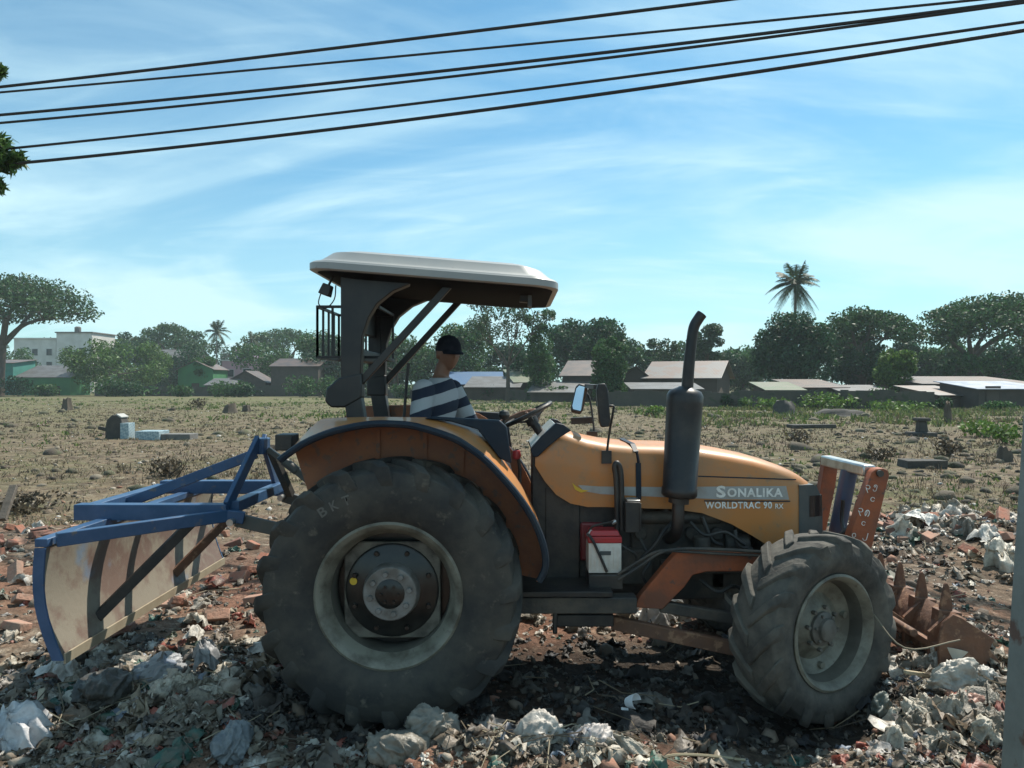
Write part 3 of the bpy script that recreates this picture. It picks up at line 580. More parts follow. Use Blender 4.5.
def tree(label, Y, px0, px1, top, base_py_under, kind, leaf, n, lsize, trunk_px=None, group=None, seed=0, trunk_r=0.4, name='tree', nclump=16, hole=0.4, lean=0.0, bark=None, depth=0.9, fork=0.4):
    """crown spans px0..px1 and rises to py=top; its underside is at py=base_py_under (all real sizes at distance Y)"""
    rr = random.Random(seed * 13 + 5)
    xc = X_((px0 + px1) / 2, Y); rx = (px1 - px0) / 2 / F * Y; zt = Z_(top, Y); zb = max(Z_(base_py_under, Y), 0.2)
    tx = X_(trunk_px, Y) if trunk_px is not None else xc
    root = empty(name, (tx, Y, hg(tx, Y) - 0.1), label, 'tree', group)
    H = zt - zb; cl = []; cents = []
    for i in range(nclump):
        a = i * 2.399 + rr.uniform(-.3, .3); q = math.sqrt((i + 0.5) / nclump)
        if kind == 'umbrella':
            rc = rx * rr.uniform(0.24, 0.36); x_ = xc + math.cos(a) * q * (rx - rc * 0.7); y_ = Y + math.sin(a) * q * (rx - rc * 0.7) * depth
            z_ = zt - rc * 0.42 - H * 0.62 * (q ** 2.2) * rr.uniform(0.6, 1.15) - rr.uniform(0, 0.18) * H; rad = (rc, rc, rc * rr.uniform(0.34, 0.5))
        elif kind == 'round':
            el = rr.uniform(-0.9, 1.0); rc = min(rx, H / 2) * rr.uniform(0.34, 0.52); k = math.sqrt(max(0.05, 1 - el * el * 0.85))
            x_ = xc + math.cos(a) * k * (rx - rc * 0.75) * rr.uniform(0.6, 1); y_ = Y + math.sin(a) * k * (rx - rc * 0.75) * depth; z_ = (zt + zb) / 2 + el * (H / 2 - rc * 0.8); rad = (rc, rc, rc * rr.uniform(0.75, 1.0))
        elif kind == 'open':
            el = rr.uniform(-0.8, 1.0); rc = min(rx, H / 2) * rr.uniform(0.30, 0.50); k = math.sqrt(max(0.1, 1 - el * el * 0.8))
            x_ = xc + math.cos(a) * k * (rx - rc * 0.8) * rr.uniform(0.5, 1.0); y_ = Y + math.sin(a) * k * (rx - rc * 0.8) * depth; z_ = (zt + zb) / 2 + el * (H / 2 - rc * 0.7); rad = (rc, rc, rc * 0.6)
        else:  # column
            t = (i + 0.5) / nclump; rc = rx * rr.uniform(0.5, 0.8) * (0.55 + 0.5 * math.sin(math.pi * min(1, t * 1.05 + 0.1)))
            x_ = xc + math.cos(a) * (rx - rc) * rr.uniform(0.3, 1); y_ = Y + math.sin(a) * (rx - rc); z_ = zb + H * t; rad = (rc, rc, rc * 0.9)
        cents.append(Vector((x_, y_, z_))); cl.append(leaf_cloud((x_, y_, z_), rad, max(60, int(n * 1.9 / nclump * (rad[0] / rx) * 3)), lsize * 0.7, hole, droop=0.4 if leaf == 'willow' else 0.0, elong=2.4 if leaf == 'willow' else 1.5))
    crown_obj(cl, leafmat(leaf, LEAFC[leaf]), root)
    zf = max(zb * 0.75, zt * fork) if kind != 'column' else zb + H * 0.5
    fk = Vector((tx + lean * zf, Y, zf)); tk = MB()
    tk.tube([(tx, Y, hg(tx, Y) - 0.1), (tx + lean * zf * 0.4, Y, zf * 0.5), fk], [trunk_r * 1.3, trunk_r, trunk_r * 0.75], 9, smooth_pts=4)
    if kind != 'column':
        nm = 5 if len(cents) > 12 else 3; order = sorted(range(len(cents)), key=lambda i: math.atan2(cents[i].y - fk.y, cents[i].x - fk.x)); mains = [cents[order[int((k + .5) * len(order) / nm)]] for k in range(nm)]
        paths = []
        for c_ in mains:
            hz_ = 0.10 if kind == 'umbrella' else -0.03
            p = spline([fk - Vector((0, 0, 0.3)), fk.lerp(c_, 0.3) + Vector((rr.uniform(-.05, .05) * rx, 0, (hz_ + rr.uniform(-.06, .06)) * H)), fk.lerp(c_, 0.65) + Vector((rr.uniform(-.06, .06) * rx, rr.uniform(-.05, .05) * rx, hz_ * H)), c_ + Vector((0, 0, -.08 * H))], 4); paths.append(p)
            tk.tube(p, [trunk_r * 0.6, trunk_r * 0.38, trunk_r * 0.24, trunk_r * 0.08], 7)
    for c_ in cents:
        if kind == 'column' : break
        bp = min((q for p in paths for q in p[2:9]), key=lambda q: (q - c_).length + (0.6 * max(0, q.z - c_.z)))
        md = bp.lerp(c_, 0.5) + Vector((rr.uniform(-.08, .08) * rx, 0, rr.uniform(-.05, .08) * H)); tk.tube([bp, md, c_ + Vector((0, 0, -0.05 * H))], [trunk_r * 0.24, trunk_r * 0.15, trunk_r * 0.05], 5, smooth_pts=3)
        for _ in range(2):
            e = c_ + Vector((rr.uniform(-1, 1), rr.uniform(-1, 1), rr.uniform(-.1, .5))) * rx * 0.22
            tk.tube([md.lerp(c_, 0.5), e], [trunk_r * 0.18, trunk_r * 0.05], 5)
    tk.build('trunk', bark or M_bark, root)
    return root
def palm(label, px, py, Y, rad, nf=20, trunk_r=0.17, lean=0.02, leaf='dark', seed=0, name='coconut_palm', group=None):
    rr = random.Random(seed); top = P(px, py, Y); bx = top.x - lean * top.z
    root = empty(name, (bx, Y, 0), label, 'palm tree', group)
    t = MB(); t.tube([(bx, Y, -0.1), (bx + lean * 0.3 * top.z, Y, top.z * 0.5), top], [trunk_r * 1.5, trunk_r, trunk_r * 0.75], 8, smooth_pts=5); t.build('trunk', M_bark_pale, root)
    V = []; sp = MB()
    for i in range(nf):
        az = i * 2.399; el = R(rr.choice((68, 48, 30, 14, -4, -20, -36)) + rr.uniform(-8, 8)); az = 2 * math.pi * (i + rr.uniform(-.3, .3)) / nf * 3; ln = rad * rr.uniform(0.85, 1.1); d = Vector((math.cos(az) * math.cos(el), math.sin(az) * math.cos(el), math.sin(el)))
        pts = [top + d * ln * s_ + Vector((0, 0, -ln * 0.62 * s_ ** 2.2 * max(.35, math.cos(el)))) for s_ in np.linspace(0, 1, 9)]
        sp.tube(pts, [0.035, 0.012], 4)
        sd = d.cross(Vector((0, 0, 1)))
        sd = sd.normalized() if sd.length > 0.05 else Vector((1, 0, 0))
        for k in range(1, 40):
            s_ = k / 40 * 8; j = min(int(s_), 7); p = pts[j].lerp(pts[j + 1], s_ - j); tg = (pts[j + 1] - pts[j]).normalized()
            ll = ln * 0.24 * math.sin(math.pi * (0.12 + 0.86 * k / 40)) ** 0.6
            for sg in (-1, 1):
                e = p + (sd * sg * 0.8 + tg * 0.6 + Vector((0, 0, -0.55 * rr.uniform(.5, 1.3)))).normalized() * ll; w = tg * ll * 0.07
                V += [p - w, p + w, e + w * .3, e - w * .3]
    fast = np.array([v[:] for v in V]) - np.array([bx, Y, 0]); sp.build('frond_stem', M_bark_pale, root)
    fast_mesh('crown', fast, np.arange(len(fast)).reshape(-1, 4), leafmat('palm', (0.04, 0.066, 0.024)), root)
    return root

RG = 'rain trees behind the houses'
tree('wide umbrella shaped rain tree with leaning trunk at the far left edge', 118, -62, 93, 270, 326, 'umbrella', 'rain', 9000, 0.46, trunk_px=-3, seed=1, trunk_r=0.85, nclump=40, hole=0.27, name='rain_tree', lean=0.10, group=RG, fork=0.30)
tree('flat topped dark rain tree behind the white roofed house at left', 185, 128, 214, 320, 352, 'umbrella', 'rain', 5000, 0.55, trunk_px=172, seed=2, trunk_r=0.7, nclump=18, hole=0.32, name='rain_tree', group=RG)
tree('low spreading rain tree behind the pink house', 190, 236, 330, 326, 356, 'umbrella', 'rain', 5200, 0.55, trunk_px=285, seed=3, trunk_r=0.7, nclump=18, hole=0.3, name='rain_tree', group=RG)
tree('thin dark tree between the grey bush tree and the flat rain tree', 190, 104, 150, 330, 362, 'round', 'dark', 2400, 0.55, seed=4, nclump=10, hole=0.3)
tree('bushy green tree seen left of the tractor roll bar beside the dark shed', 140, 286, 352, 328, 388, 'round', 'mid', 4500, 0.42, seed=5, nclump=16, hole=0.3)
tree('soft bright willowy bush tree in front of the white roofed house', 128, 62, 176, 338, 396, 'round', 'willow', 9000, 0.36, seed=6, nclump=26, hole=0.28, name='willowy_tree', trunk_r=0.25)
tree('small green shrub tree hanging over the green shed', 138, 188, 222, 356, 384, 'round', 'mid', 1500, 0.36, seed=7, nclump=8, hole=0.3, trunk_r=0.15)
palm('small coconut palm rising beside the flat rain tree at left', 217, 332, 175, 3.9, 18, seed=8)
palm('shorter coconut palm left of the small palm', 136, 345, 180, 3.0, 14, seed=9)
palm('stubby coconut palm behind the pink house', 252, 340, 178, 3.0, 14, seed=19)
tree('dark tree seen between the roll bar and the diagonal struts', 120, 352, 440, 330, 392, 'round', 'mid', 6000, 0.42, seed=10, nclump=20, hole=0.28)
tree('mid green tree behind the driver', 110, 428, 500, 322, 386, 'round', 'mid', 5000, 0.40, seed=11, nclump=18, hole=0.3)
tree('tall open crowned tree with bare visible limbs under the canopy front', 82, 452, 556, 290, 352, 'open', 'grey', 5600, 0.26, trunk_px=508, seed=12, nclump=26, hole=0.42, trunk_r=0.22, name='open_tree', fork=0.33)
tree('leafy narrow tree right of the open crowned tree', 84, 520, 558, 312, 396, 'column', 'mid', 3600, 0.28, seed=13, nclump=14, hole=0.36, trunk_r=0.2)
tree('big dense dark tree behind the brown roofed house', 105, 536, 642, 317, 378, 'round', 'dark', 9500, 0.42, seed=14, nclump=24, hole=0.24, trunk_r=0.5)
tree('rounded bush like tree with bright top in front of the brown roofed house', 74, 587, 630, 341, 398, 'column', 'mid', 6200, 0.24, seed=15, nclump=16, hole=0.2, trunk_r=0.15, name='round_tree')
tree('feathery thin tree behind the long tin roof', 100, 640, 684, 333, 366, 'open', 'grey', 1700, 0.34, seed=16, nclump=14, hole=0.46, trunk_r=0.14)
tree('slim eucalyptus like tree behind the exhaust stack', 98, 684, 728, 317, 372, 'open', 'grey', 2600, 0.34, seed=17, nclump=16, hole=0.4, trunk_r=0.16)
tree('low distant tree between exhaust stack and the dense mango tree', 165, 716, 772, 345, 384, 'round', 'mid', 2600, 0.6, seed=18, nclump=10, hole=0.25)
tree('dense dark mango tree below the tall coconut palm', 84, 748, 838, 312, 392, 'round', 'dark', 11000, 0.36, seed=20, nclump=28, hole=0.2, trunk_r=0.4, name='mango_tree')
palm('tall coconut palm standing above the mango tree', 796, 284, 92, 3.6, 30, seed=21, trunk_r=0.2)
tree('broad rain tree right of the mango tree', 92, 812, 924, 302, 352, 'umbrella', 'rain', 8000, 0.38, trunk_px=862, seed=22, nclump=26, hole=0.36, trunk_r=0.5, name='rain_tree', group=RG)
tree('dark lower tree under the broad rain tree', 90, 828, 912, 338, 394, 'round', 'dark', 5600, 0.38, seed=23, nclump=16, hole=0.26, trunk_r=0.3)
tree('huge umbrella rain tree at the right edge with sky showing through its limbs', 88, 914, 1072, 289, 346, 'umbrella', 'rain', 11000, 0.36, trunk_px=972, seed=24, nclump=38, hole=0.28, trunk_r=0.55, name='rain_tree', group=RG)
tree('small bright round tree in front of the rain trees at right', 70, 874, 920, 347, 394, 'round', 'bright', 3000, 0.28, seed=25, nclump=12, hole=0.32, trunk_r=0.12, name='round_tree')
tree('dull green tree above the tin sheds at the right edge', 86, 930, 1040, 352, 392, 'round', 'mid', 5200, 0.36, seed=26, nclump=16, hole=0.28, trunk_r=0.25)
tree('dark tree behind the sheds between the open tree and the small gable house', 96, 500, 560, 345, 396, 'round', 'dark', 3200, 0.36, seed=27, nclump=12, hole=0.25)
tree('distant mid green tree behind the long tin roof', 150, 640, 720, 342, 384, 'round', 'mid', 3500, 0.6, seed=28, nclump=12, hole=0.25)
tree('distant dark tree closing the gap behind the pink house', 215, 190, 300, 338, 376, 'round', 'dark', 4000, 0.7, seed=29, nclump=14, hole=0.2)
tree('distant dark tree behind the roll bar', 200, 300, 420, 340, 384, 'round', 'dark', 4500, 0.7, seed=30, nclump=14, hole=0.2)
tree('distant tree filling the gap under the right hand rain trees', 130, 880, 960, 345, 392, 'round', 'mid', 3500, 0.5, seed=31, nclump=12, hole=0.25)
for px0, px1, tp, Y_, sd_ in ((-30, 40, 346, 150, 0), (96, 160, 340, 160, 1), (150, 215, 343, 158, 2), (228, 300, 338, 150, 3), (296, 356, 334, 132, 4), (345, 420, 336, 128, 5), (404, 470, 334, 122, 6), (470, 540, 340, 118, 7), (556, 612, 322, 112, 8), (600, 650, 328, 112, 9), (634, 690, 346, 116, 10), (676, 738, 344, 118, 11), (716, 770, 346, 120, 12), (820, 880, 330, 112, 13), (872, 930, 336, 112, 14), (915, 975, 338, 108, 15), (960, 1030, 338, 106, 16), (1005, 1070, 330, 104, 17)):
    tree('dark bushy tree filling the green belt behind the houses', Y_, px0, px1, tp, 396, 'round', 'dark' if sd_ % 3 else 'mid', 3400, 0.46, seed=60 + sd_, nclump=14, hole=0.22, trunk_r=0.3, group='trees of the belt behind the houses')
random.seed(11)
for i in range(26):
    px = 20 + i * 39 + random.uniform(-14, 14); Y_ = float(np.interp(px, [0, 330, 600, 760, 1024], [117, 108, 76, 60, 54])); x = X_(px, Y_); w = random.uniform(1.2, 3.0) * Y_ / 70; h = random.uniform(0.9, 2.2) * Y_ / 75; z0 = hg(x, Y_)
    rt = empty('wall_bush', (x, Y_, z0 - .03), 'bush growing against the low dark boundary walls', 'bush', 'bushes along the boundary walls')
    crown_obj([leaf_cloud((x + random.uniform(-.5, .5) * w, Y_ + random.uniform(-.3, .3), z0 + h * random.uniform(.35, .6)), (w * .45, w * .4, h * .5), 240, 0.15 * Y_ / 70, .2) for _ in range(4)], leafmat('dark' if i % 3 == 0 else 'mid', LEAFC['mid']), rt, 'foliage')
    st = MB()
    for _ in range(4): st.tube([(x + random.uniform(-.2, .2), Y_, z0 - .05), (x + random.uniform(-.4, .4) * w, Y_, z0 + h * .8)], [.04, .015], 5)
    st.build('stem', M_bark, rt)
# far-off wood that closes the horizon
cl = []
for x_ in np.arange(-250, 215, 9.0):
    h_ = 8 + 8 * vnoise(np.array([x_ * .03 + 40]), np.array([2.0]))[0] + random.uniform(0, 2); cl.append(leaf_cloud((x_ + random.uniform(-3, 3), 232 + random.uniform(-6, 6), h_ * .48), (8, 5, h_ * .55), 750, 0.75, 0.1))
V = np.concatenate(cl); tag(fast_mesh('far_wood', V, np.arange(len(V)).reshape(-1, 4), leafmat('dark', LEAFC['dark'])), 'far-off belt of trees closing the horizon behind everything', 'wood', kind='stuff')
# near tree just outside the left edge whose sprays of leaves hang into the picture
def near_tree():
    root = empty('overhanging_tree', (-10.6, 12.5, 0), 'leafy tree just outside the left edge whose sprays hang in below the cables', 'tree')
    cl = []; tk = MB(); fk = Vector((-10.5, 12.4, 4.2)); tk.tube([(-10.6, 12.5, -0.1), (-10.6, 12.4, 2.5), fk], [0.24, 0.18, 0.15], 9)
    targets = [(P(-4, 150, 12), 0.36), (P(6, 162, 12), 0.22), (P(18, 160, 12), 0.10), (P(-10, 68, 12), 0.20), (P(-1, 72, 12), 0.07), (P(-4, 185, 12), 0.14), (Vector((-10.6, 12.4, 7.2)), 1.1), (Vector((-9.8, 12.6, 6.6)), 0.7), (Vector((-11.4, 12.2, 6.2)), 1.0), (Vector((-10.4, 13.2, 8.2)), 1.0), (Vector((-9.5, 12.2, 5.6)), 0.5)]
    for c_, r_ in targets:
        cl.append(leaf_cloud(c_, (r_, r_, r_ * 0.8), int(160 + 420 * r_), 0.07, 0.42, elong=3.0, droop=0.5)); tk.tube([fk, fk.lerp(c_, 0.6) + Vector((0, 0, 0.2)), c_], [0.08, 0.04, 0.012], 6, smooth_pts=3)
    crown_obj(cl, leafmat('near', (0.06, 0.12, 0.03)), root); tk.build('trunk', M_bark, root)
near_tree()

def shrub(label, px, Y, w, h, leaf, n, lsize, name='shrub', cat='shrub', hole=0.3):
    x = X_(px, Y); root = empty(name, (x, Y, hg(x, Y) - 0.03), label, cat); z0 = hg(x, Y)
    cl = [leaf_cloud((x + random.uniform(-.5, .5) * w * 0.6, Y + random.uniform(-.4, .4) * w, z0 + h * random.uniform(0.35, 0.65)), (w * 0.36, w * 0.36, h * 0.42), n // 5, lsize, hole) for _ in range(5)]
    crown_obj(cl, leafmat(leaf, LEAFC.get(leaf, (0.06, 0.05, 0.03))), root, 'foliage')
    st = MB()
    for _ in range(7): st.tube([(x + random.uniform(-.2, .2) * w, Y, z0 - 0.05), (x + random.uniform(-.45, .45) * w, Y + random.uniform(-.3, .3) * w, z0 + h * random.uniform(.6, .95))], [0.02, 0.008], 5)
    st.build('stem', M_bark, root); return root
LEAFC['deadleaf'] = (0.07, 0.055, 0.035)
for a in [('bright green bush on the field edge at the far right', 985, 27, 1.6, 0.75, 'bright', 420, 0.10), ('leafy green bush by the leaning post', 1004, 24, 1.2, 0.7, 'bright', 300, 0.10), ('dark dry bush below the bright green bush at right', 948, 20, 0.9, 0.55, 'deadleaf', 300, 0.07),
          ('bushy weed clump behind the tractor roll bar base', 326, 22, 1.0, 0.75, 'mid', 380, 0.08), ('wide light green weed clump in front of the dark wall', 828, 56, 4.6, 1.5, 'bright', 800, 0.17), ('green weed clump left of the dark tomb block', 768, 55, 3.0, 1.0, 'bright', 500, 0.17),
          ('green weeds right of the dark mound by the wall', 905, 52, 4.5, 0.8, 'bright', 600, 0.16), ('low dark bush along the foot of the left wall', 128, 118, 9, 2.2, 'mid', 900, 0.32), ('dark bush at the foot of the wall under the pink house', 245, 118, 8, 1.6, 'dark', 700, 0.3),
          ('small green clump under the near mirror', 650, 45, 1.8, 0.7, 'bright', 300, 0.13), ('dry brush heap behind the blue blade frame', 172, 15.5, 0.9, 0.38, 'deadleaf', 420, 0.05), ('dark root heap at the left edge behind the blade', 30, 11.3, 1.1, 0.30, 'deadleaf', 500, 0.05),
          ('dead brown bush in the middle right of the field', 880, 19, 0.7, 0.4, 'deadleaf', 280, 0.06), ('dead brown bush beyond the hood nose', 800, 24, 0.9, 0.5, 'deadleaf', 260, 0.07), ('dry bush standing alone near the left wall', 200, 60, 1.6, 0.9, 'deadleaf', 300, 0.12)]:
    shrub(*a)
# ------------------------------------------------------------------ buildings and walls at the back of the field
def tin(name, col, rust, amt=0.7): return material(name, col, 0.5, metal=0.0, dirt=rust, dirt_amt=amt, dscale=0.7, wave=('X', 3.0), lo=0.42, hi=0.55)
M_tin_grey = tin('tin_grey', (0.085, 0.085, 0.085), (0.17, 0.10, 0.07)); M_tin_rust = tin('tin_rust', (0.055, 0.044, 0.039), (0.12, 0.075, 0.055)); M_tin_white = tin('tin_white', (0.12, 0.12, 0.116), (0.07, 0.06, 0.052))
M_tin_striped = material('tin_striped', (0.12, 0.113, 0.105), 0.55, dirt=(0.13, 0.085, 0.065), dirt_amt=0.95, dscale=0.55, lo=0.46, hi=0.52, wave=('X', 2.2)); M_tin_green = tin('tin_green', (0.085, 0.12, 0.06), (0.15, 0.14, 0.10)); M_tin_blue = tin('tin_blue', (0.13, 0.18, 0.25), (0.4, 0.42, 0.45), 0.5)
M_wood_dark = material('wall_wood_dark', (0.075, 0.062, 0.052), 0.9, dirt=(0.04, 0.034, 0.03), dscale=1.2, wave=('X', 4.0)); M_brown_wall = material('wall_brown', (0.085, 0.068, 0.055), 0.9, dirt=(0.07, 0.055, 0.045), dscale=0.8)
M_grey_wall = material('wall_grey', (0.16, 0.155, 0.145), 0.9, dirt=(0.07, 0.065, 0.06), dscale=0.6); M_dark_block = material('wall_dark_block', (0.06, 0.058, 0.05), 0.95, dirt=(0.10, 0.09, 0.07), dscale=0.5, dirt2=(0.04, 0.055, 0.03), d2scale=1.5)
M_white_wall = material('wall_white', (0.62, 0.60, 0.57), 0.8, dirt=(0.40, 0.38, 0.35), dscale=0.3); M_pink_wall = material('wall_pink', (0.50, 0.30, 0.35), 0.8, dirt=(0.36, 0.26, 0.28), dscale=0.3); M_lilac = material('wall_lilac', (0.40, 0.28, 0.42), 0.8, dirt=(0.3, 0.22, 0.32), dscale=0.3)
M_green_wall = material('wall_green', (0.05, 0.20, 0.08), 0.7, dirt=(0.035, 0.12, 0.06), dscale=0.6, wave=('X', 2.5)); M_teal_wall = material('wall_teal', (0.05, 0.24, 0.20), 0.7, dirt=(0.04, 0.15, 0.13), dscale=0.6)
M_win = material('window_glass_dark', (0.025, 0.03, 0.035), 0.2); M_tarp_blue = material('tarp_blue', (0.03, 0.095, 0.2), 0.6, dirt=(0.06, 0.12, 0.2), dscale=0.6, bump=0.4, bscale=2); M_frame = material('window_frame_white', (0.5, 0.5, 0.48), 0.6)

def house(label, px0, px1, Y, eave, ridge, depth, wall, roof, cat='house', name='house', rot=0.0, kind='gable_x', wins=(), base=None, over=0.35, win_mat=None, group=None):
    """px0..px1 wide at distance Y, eave and ridge given as picture rows at Y. local x along the front, y into depth"""
    w = (px1 - px0) / F * Y; cx = X_((px0 + px1) / 2, Y); ze = Z_(eave, Y); zr = Z_(ridge, Y)
    root = empty(name, (cx, Y, 0), label, cat, group, rot); o = (0, 0, 0)
    def b(mb, nm, m, par=root, **k):
        return mb.build(nm, m, par, origin=o, **k)
    m = MB()
    if kind == 'gable_y':      # ridge runs into depth: the gable faces the camera
        m.prism([(-w / 2, -0.3), (w / 2, -0.3), (w / 2, ze), (0, zr - 0.06), (-w / 2, ze)], 0, depth); wl = b(m, 'wall', wall, sharp=20)
        r = MB(); sl = (zr - ze) / (w / 2)
        for s_ in (-1, 1): r.prism([(0, zr), (s_ * (w / 2 + over), ze - over * sl), (s_ * (w / 2 + over), ze - over * sl + 0.07), (0, zr + 0.07)], -over, depth + over)
    elif kind == 'gable_x':    # ridge parallel to the front
        prof = [(0, -0.3), (depth, -0.3), (depth, ze), (depth / 2, zr - 0.06), (0, ze)]
        n_ = len(prof); m.add([(-w / 2, y, z) for y, z in prof] + [(w / 2, y, z) for y, z in prof], [tuple(range(n_)), tuple(range(2 * n_ - 1, n_ - 1, -1))] + [(i, i + n_, (i + 1) % n_ + n_, (i + 1) % n_) for i in range(n_)]); wl = b(m, 'wall', wall, sharp=20)
        r = MB(); sl = (zr - ze) / (depth / 2)
        for s_ in (-1, 1):
            y1 = depth / 2 + s_ * (depth / 2 + over); z1 = ze - over * sl; q = [(depth / 2, zr), (y1, z1), (y1, z1 + 0.07), (depth / 2, zr + 0.07)]
            r.add([(-w / 2 - over, y, z) for y, z in q] + [(w / 2 + over, y, z) for y, z in q], [(0, 1, 2, 3), (7, 6, 5, 4), (0, 4, 5, 1), (1, 5, 6, 2), (2, 6, 7, 3), (3, 7, 4, 0)])
    elif kind == 'lean':       # single slope rising to the back
        m.add([(-w / 2, 0, -0.3), (w / 2, 0, -0.3), (w / 2, 0, ze - .05), (-w / 2, 0, ze - .05), (-w / 2, depth, -0.3), (w / 2, depth, -0.3), (w / 2, depth, zr - .05), (-w / 2, depth, zr - .05)], [(0, 1, 2, 3), (5, 4, 7, 6), (1, 5, 6, 2), (4, 0, 3, 7), (3, 2, 6, 7), (4, 5, 1, 0)]); wl = b(m, 'wall', wall, sharp=20)
        sl = (zr - ze) / depth; r = MB(); q = [(-over, ze - over * sl), (depth + over, zr + over * sl), (depth + over, zr + over * sl + 0.06), (-over, ze - over * sl + 0.06)]
        r.add([(-w / 2 - over, y, z) for y, z in q] + [(w / 2 + over, y, z) for y, z in q], [(0, 1, 2, 3), (7, 6, 5, 4), (0, 4, 5, 1), (1, 5, 6, 2), (2, 6, 7, 3), (3, 7, 4, 0)])
    else:                      # flat roof with parapet
        m.rng(-w / 2, w / 2, 0, depth, -0.3, ze); wl = b(m, 'wall', wall); r = MB(); r.rng(-w / 2 - 0.25, w / 2 + 0.25, -0.25, depth + .25, ze + 0.003, ze + 0.28)
    b(r, 'roof', roof, sharp=20)
    for (fx, fz, ww, hh, nm) in wins:   # fx 0..1 across, fz metres from ground to sill
        x_ = -w / 2 + fx * w; f = MB(); t = 0.09
        for (a0, a1, c0, c1) in ((x_ - ww / 2 - t, x_ + ww / 2 + t, fz - t, fz), (x_ - ww / 2 - t, x_ + ww / 2 + t, fz + hh, fz + hh + t), (x_ - ww / 2 - t, x_ - ww / 2, fz, fz + hh), (x_ + ww / 2, x_ + ww / 2 + t, fz, fz + hh)): f.rng(a0, a1, -0.07, 0.03, c0, c1)
        wn = b(f, nm, M_frame if nm == 'window' else M_wood_dark, root, smooth=False); g = MB(); g.rng(x_ - ww / 2 + .002, x_ + ww / 2 - .002, -0.02, 0.02, fz + .002, fz + hh - .002); b(g, 'pane' if nm == 'window' else 'door_leaf', win_mat or (M_win if nm == 'window' else M_brown_wall), wn)
    return root
def tank(root, x, y, z, r, h, m):
    t = MB(); t.lathe([(0, 0), (r, 0), (r, h * .85), (r * .6, h), (0, h)], 14, 'Z', (x, y, z)); t.build('water_tank', m, root, origin=(0, 0, 0))
# left group
ws = [(f, z, 1.3, 1.5, 'window') for z in (2.2, 5.6, 8.6) for f in (0.16, 0.5, 0.84)]
h = house('white three storey apartment block behind the left rain tree', 14, 56, 172, 339, 339, 10, M_white_wall, M_white_wall, 'apartment block', 'apartment_block', kind='flat', wins=ws)
h = house('taller white apartment block with railings beside the lower white one', 56.4, 92, 171, 333, 333, 10, M_white_wall, M_grey_wall, 'apartment block', 'apartment_block', kind='flat', wins=[(f, z, 1.3, 1.5, 'window') for z in (2.2, 5.6, 8.8) for f in (0.3, 0.72)])
tank(h, -1.5, 4, Z_(333, 171) + 0.3, 0.7, 1.5, M_grey_wall)
house('teal green shed at the left edge', -30, 13, 128, 363, 359, 6, M_teal_wall, M_tin_grey, 'shed', 'shed', kind='lean')
house('low green walled shed with rusty white tin roof at left', 16, 70, 126, 377, 365.5, 6, M_green_wall, M_tin_white, 'shed', 'shed', kind='lean', wins=[(0.75, 0.0, 1.0, 1.5, 'door')])
house('house with long white tin roof behind the willowy tree', 146, 196, 162, 357, 349, 8, M_brown_wall, M_tin_white, rot=R(4), wins=[(0.3, 3.0, 1.4, 1.4, 'window'), (0.7, 3.0, 1.4, 1.4, 'window')])
house('green gabled shed between willowy tree and pink house', 178, 213, 136, 369, 361, 7, M_green_wall, M_tin_grey, 'shed', 'shed', kind='gable_y', wins=[(0.5, 0.0, 1.2, 2.0, 'door')])
house('pink two storey house with white bands', 222, 278, 168, 361, 361, 9, M_pink_wall, M_white_wall, kind='flat', wins=[(0.15, 3.6, 1.5, 1.6, 'window'), (0.45, 3.6, 1.8, 1.8, 'window'), (0.72, 3.6, 1.2, 1.8, 'window'), (0.9, 1, 1.2, 1.8, 'window')])
house('small lilac roof room rising above the pink house', 235, 253, 173, 351, 351, 4, M_lilac, M_pink_wall, 'roof room', 'roof_room', kind='flat', wins=[(0.7, 7.6, 0.9, 1.0, 'window')])
house('dark gabled hut with brown roof below the pink house', 226, 266, 128, 382, 371, 6, M_wood_dark, M_tin_rust, 'hut', 'hut', kind='gable_y', wins=[(0.4, 1.2, 0.9, 0.9, 'window')])
house('low hut with pale sheet roof left of the dark gabled hut', 206, 232, 124, 385, 379, 4, M_wood_dark, M_tin_white, 'hut', 'hut', kind='lean')
house('dark hall with sloping grey roof right of the pink house', 270, 319, 126, 366, 358, 9, M_wood_dark, M_tin_rust, 'hall', 'hall', rot=R(-6), wins=[(0.3, 0.0, 1.2, 2.1, 'door')])
house('white banded house seen left of the tractor roll bar', 317, 337, 140, 368, 366, 6, M_white_wall, M_tin_grey, kind='flat', wins=[(0.3, 1.8, 1.2, 1.3, 'window'), (0.7, 1.8, 1.2, 1.3, 'window')])
# centre group
house('low shed with blue tarpaulin roof behind the driver', 436, 502, 98, 384, 372, 6, M_wood_dark, M_tarp_blue, 'shed', 'shed', kind='lean', rot=R(3))
house('low dark shed with grey sheet roof right of the driver', 466, 518, 88, 387, 377, 5, M_wood_dark, M_tin_white, 'shed', 'shed', kind='lean', rot=R(-8))
house('small shed with mossy green roof below the open crowned tree', 515, 549, 90, 382, 370, 5, M_wood_dark, M_tin_green, 'shed', 'shed', kind='lean', rot=R(14))
house('brown roofed house left of the rounded bush like tree', 562, 600, 84, 375, 360, 8, M_wood_dark, M_tin_rust, rot=R(-18), wins=[(0.4, 0.9, 1.1, 1.1, 'window')])
house('small gabled hut right of the rounded bush like tree', 624, 648, 76, 376, 366, 4, M_brown_wall, M_tin_rust, 'hut', 'hut', kind='gable_y', rot=R(-10), wins=[(0.45, 0.6, 0.8, 1.2, 'window')])
